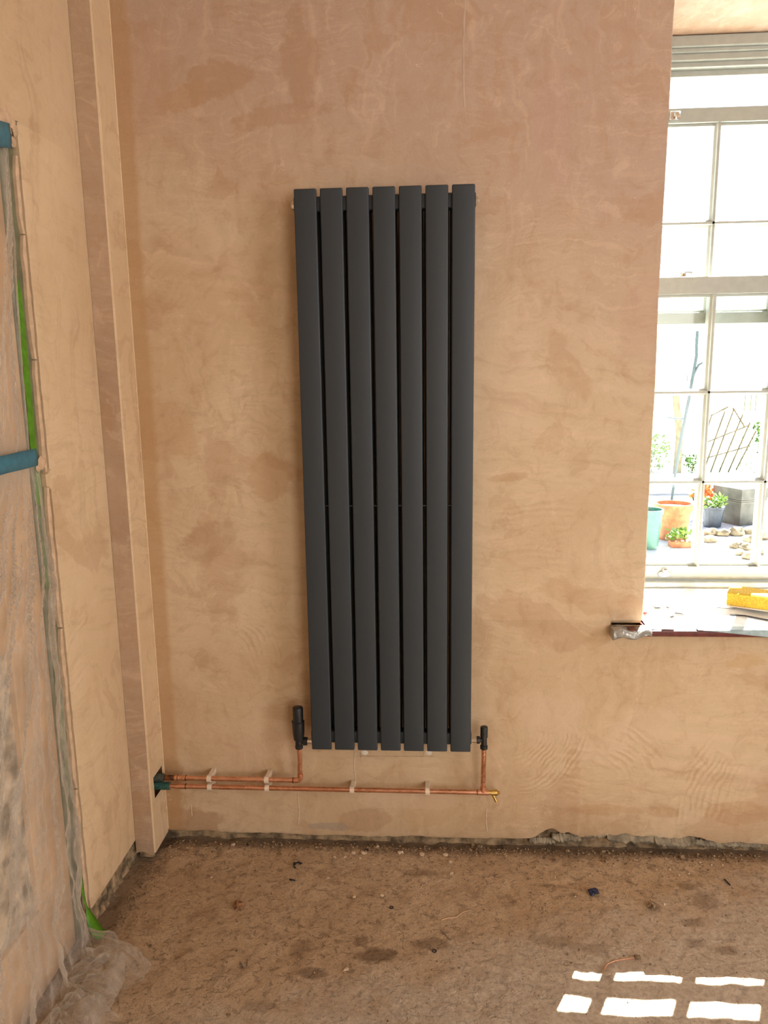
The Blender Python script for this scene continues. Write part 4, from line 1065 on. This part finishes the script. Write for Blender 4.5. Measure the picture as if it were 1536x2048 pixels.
# low terracotta trough with leafy plant
q = gx(1366, 1096); o = empty('plant_trough', (q.x, q.y+.05, 0), 'low terracotta trough full of broad green leaves on the patio', 'plant pot')
build(MB().rbox((q.x-.10, q.y, 0), (q.x+.075, q.y+.10, .055), .008, 3, 2), 'trough_body', M_terra, o)
build(leaves((q.x-.02, q.y+.04, .105), (.13, .07, .055), 90, .06, 6), 'foliage', M_leaf2, o, smooth=False)
# stone kerbs: every stone its own piece
def stones(pts, label, seed):
    o = empty('stone_edging', tuple(gx(*pts[0][:2])), label, 'stones')
    for i, (px, py, w, hh) in enumerate(pts):
        q = gx(px, py); s_ = (q-CAM).dot(F_)/FPX
        build(MB().blob((q.x, q.y+.04, hh*s_*.45), w*s_*.56, i+seed, 2, (1, .8, hh/w*1.2), .45), 'stone', M_stone, o)
stones([(1425, 1072, 26, 14), (1450, 1073, 26, 13), (1476, 1072, 28, 16), (1502, 1071, 26, 16), (1424, 1086, 24, 12), (1500, 1086, 26, 14), (1528, 1080, 26, 14)], 'rough stone edging at the foot of the square planter', 1)
stones([(1474, 1098, 22, 12), (1494, 1101, 24, 13), (1484, 1112, 20, 11), (1500, 1120, 22, 12), (1518, 1110, 24, 13)], 'rough stones curving across the nearer patio', 30)
# raised bed wall behind the pots
q = gx(1340, 1020); YW = q.y+1.1
zt_ = onY(1340, 952, YW).z
build(MB().rbox((-2.5, YW, 0), (9, YW+.25, zt_), .01, 2, 0), 'garden_wall', M_greyw, label='pale low garden wall behind the pots outside', cat='wall')
zq = zt_
def bush(px0, px1, py0, py1, Y, label, n, seed, mat, size=.06, cat='bush'):
    a = onY(px0, py1, Y); b = onY(px1, py0, Y); c = (a+b)/2
    o = empty('garden_bush', (c.x, Y, zq), label, cat)
    build(leaves(c, ((b.x-a.x)/2, .3, (b.z-a.z)/2), n, size, seed), 'foliage', mat, o, smooth=False)
    build(MB().tube([(c.x, Y, zq-.02), (c.x+.02, Y, c.z)], .012, 6), 'stem', M_bark, o)
build(MB().box((-4, YW+.25, 0), (12, YW+14, zt_-.03)), 'garden_bed', M_leaf, kind='structure')
bush(1225, 1352, 862, 950, YW+.7, 'leafy bush behind the low wall, left of the trunk', 700, 11, M_leaf2)
bush(1368, 1402, 905, 942, YW+.6, 'small leafy bush behind the wall, right of the feeder pole', 150, 12, M_leaf, .05)
bush(1506, 1585, 785, 945, YW+.8, 'tall bright shrub at the right of the garden view', 700, 13, M_leaf2)
# trunk
a = onY(1354, 946, YW+.5); b = onY(1351, 785, YW+.5)
build(MB().tube([(a.x, YW+.5, zq-.03), (a.x+.003, YW+.5, (a.z+b.z)/2), (b.x, YW+.5, b.z)], [.052, .046, .04], 14), 'tree_trunk', M_bark, label='pale sawn-off tree trunk standing behind the wall', cat='trunk')
# bird feeder pole with hooks
YP = gx(1343, 1003).y
def PP(x, y): return onY(x, y, YP)
fp = empty('bird_feeder_pole', tuple(PP(1343, 1008)), 'tall grey bird feeder pole with curved hooks on the patio', 'bird feeder')
build(MB().tube([(PP(1343, 1003).x, YP, 0), PP(1343, 1003), PP(1351, 945), PP(1362, 875), PP(1370, 838), PP(1380, 785), PP(1388, 740), PP(1393, 712), PP(1393, 690), PP(1395, 662)], .017, 10), 'pole', M_pole, fp)
build(MB().tube([PP(1382, 765), PP(1388, 748), PP(1397, 730), PP(1410, 723)], .014, 8), 'hook', M_pole, fp)
build(MB().tube([PP(1336, 835), PP(1350, 837), PP(1370, 838)], .011, 8), 'side_arm', M_pole, fp)
build(MB().tube([PP(1370, 762), PP(1374, 762), PP(1375, 754), PP(1372, 750)], .006, 8), 'hook', M_pole, fp)
q = PP(1350, 966); build(MB().lathe(q-Vector((0, 0, .01)), (0, 0, 1), [(0, .07), (.004, .12), (.02, .125), (.02, .118), (.008, .10)], 24), 'tray', M_pole, fp)
# leaning trellis, each cane its own part
YT = YW+.45
tr = empty('trellis', tuple(onY(1450, 935, YT)), 'leaning cane trellis behind the pots, seen through the window', 'trellis')
for (x0, y0, x1, y1) in ((1400, 905, 1424, 828), (1408, 940, 1450, 822), (1421, 945, 1468, 818), (1438, 945, 1486, 828), (1456, 945, 1500, 845), (1472, 940, 1512, 862), (1421, 832, 1456, 814), (1466, 816, 1490, 855), (1412, 885, 1500, 850), (1406, 918, 1500, 892)):
    build(MB().tube([onY(x0, y0, YT), onY(x1, y1, YT)], .009, 6), 'cane', M_cane, tr)
for i, (x, y) in enumerate(((1491, 787), (1503, 787), (1513, 786))):
    q = onY(x, y, YW+.9)
    o = empty('blue_flower', tuple(q-Vector((0, 0, .3))), ('leftmost', 'middle', 'rightmost')[i]+' blue flower head on a tall stem behind the trellis', 'flower', 'blue flowers behind the trellis')
    build(MB().blob(q, .035, i, 2, (1, 1, .6), .6), 'petals', M_bluefl, o); build(MB().tube([(q.x, q.y, zq-.03), q], .004, 5), 'stem', M_leaf, o)
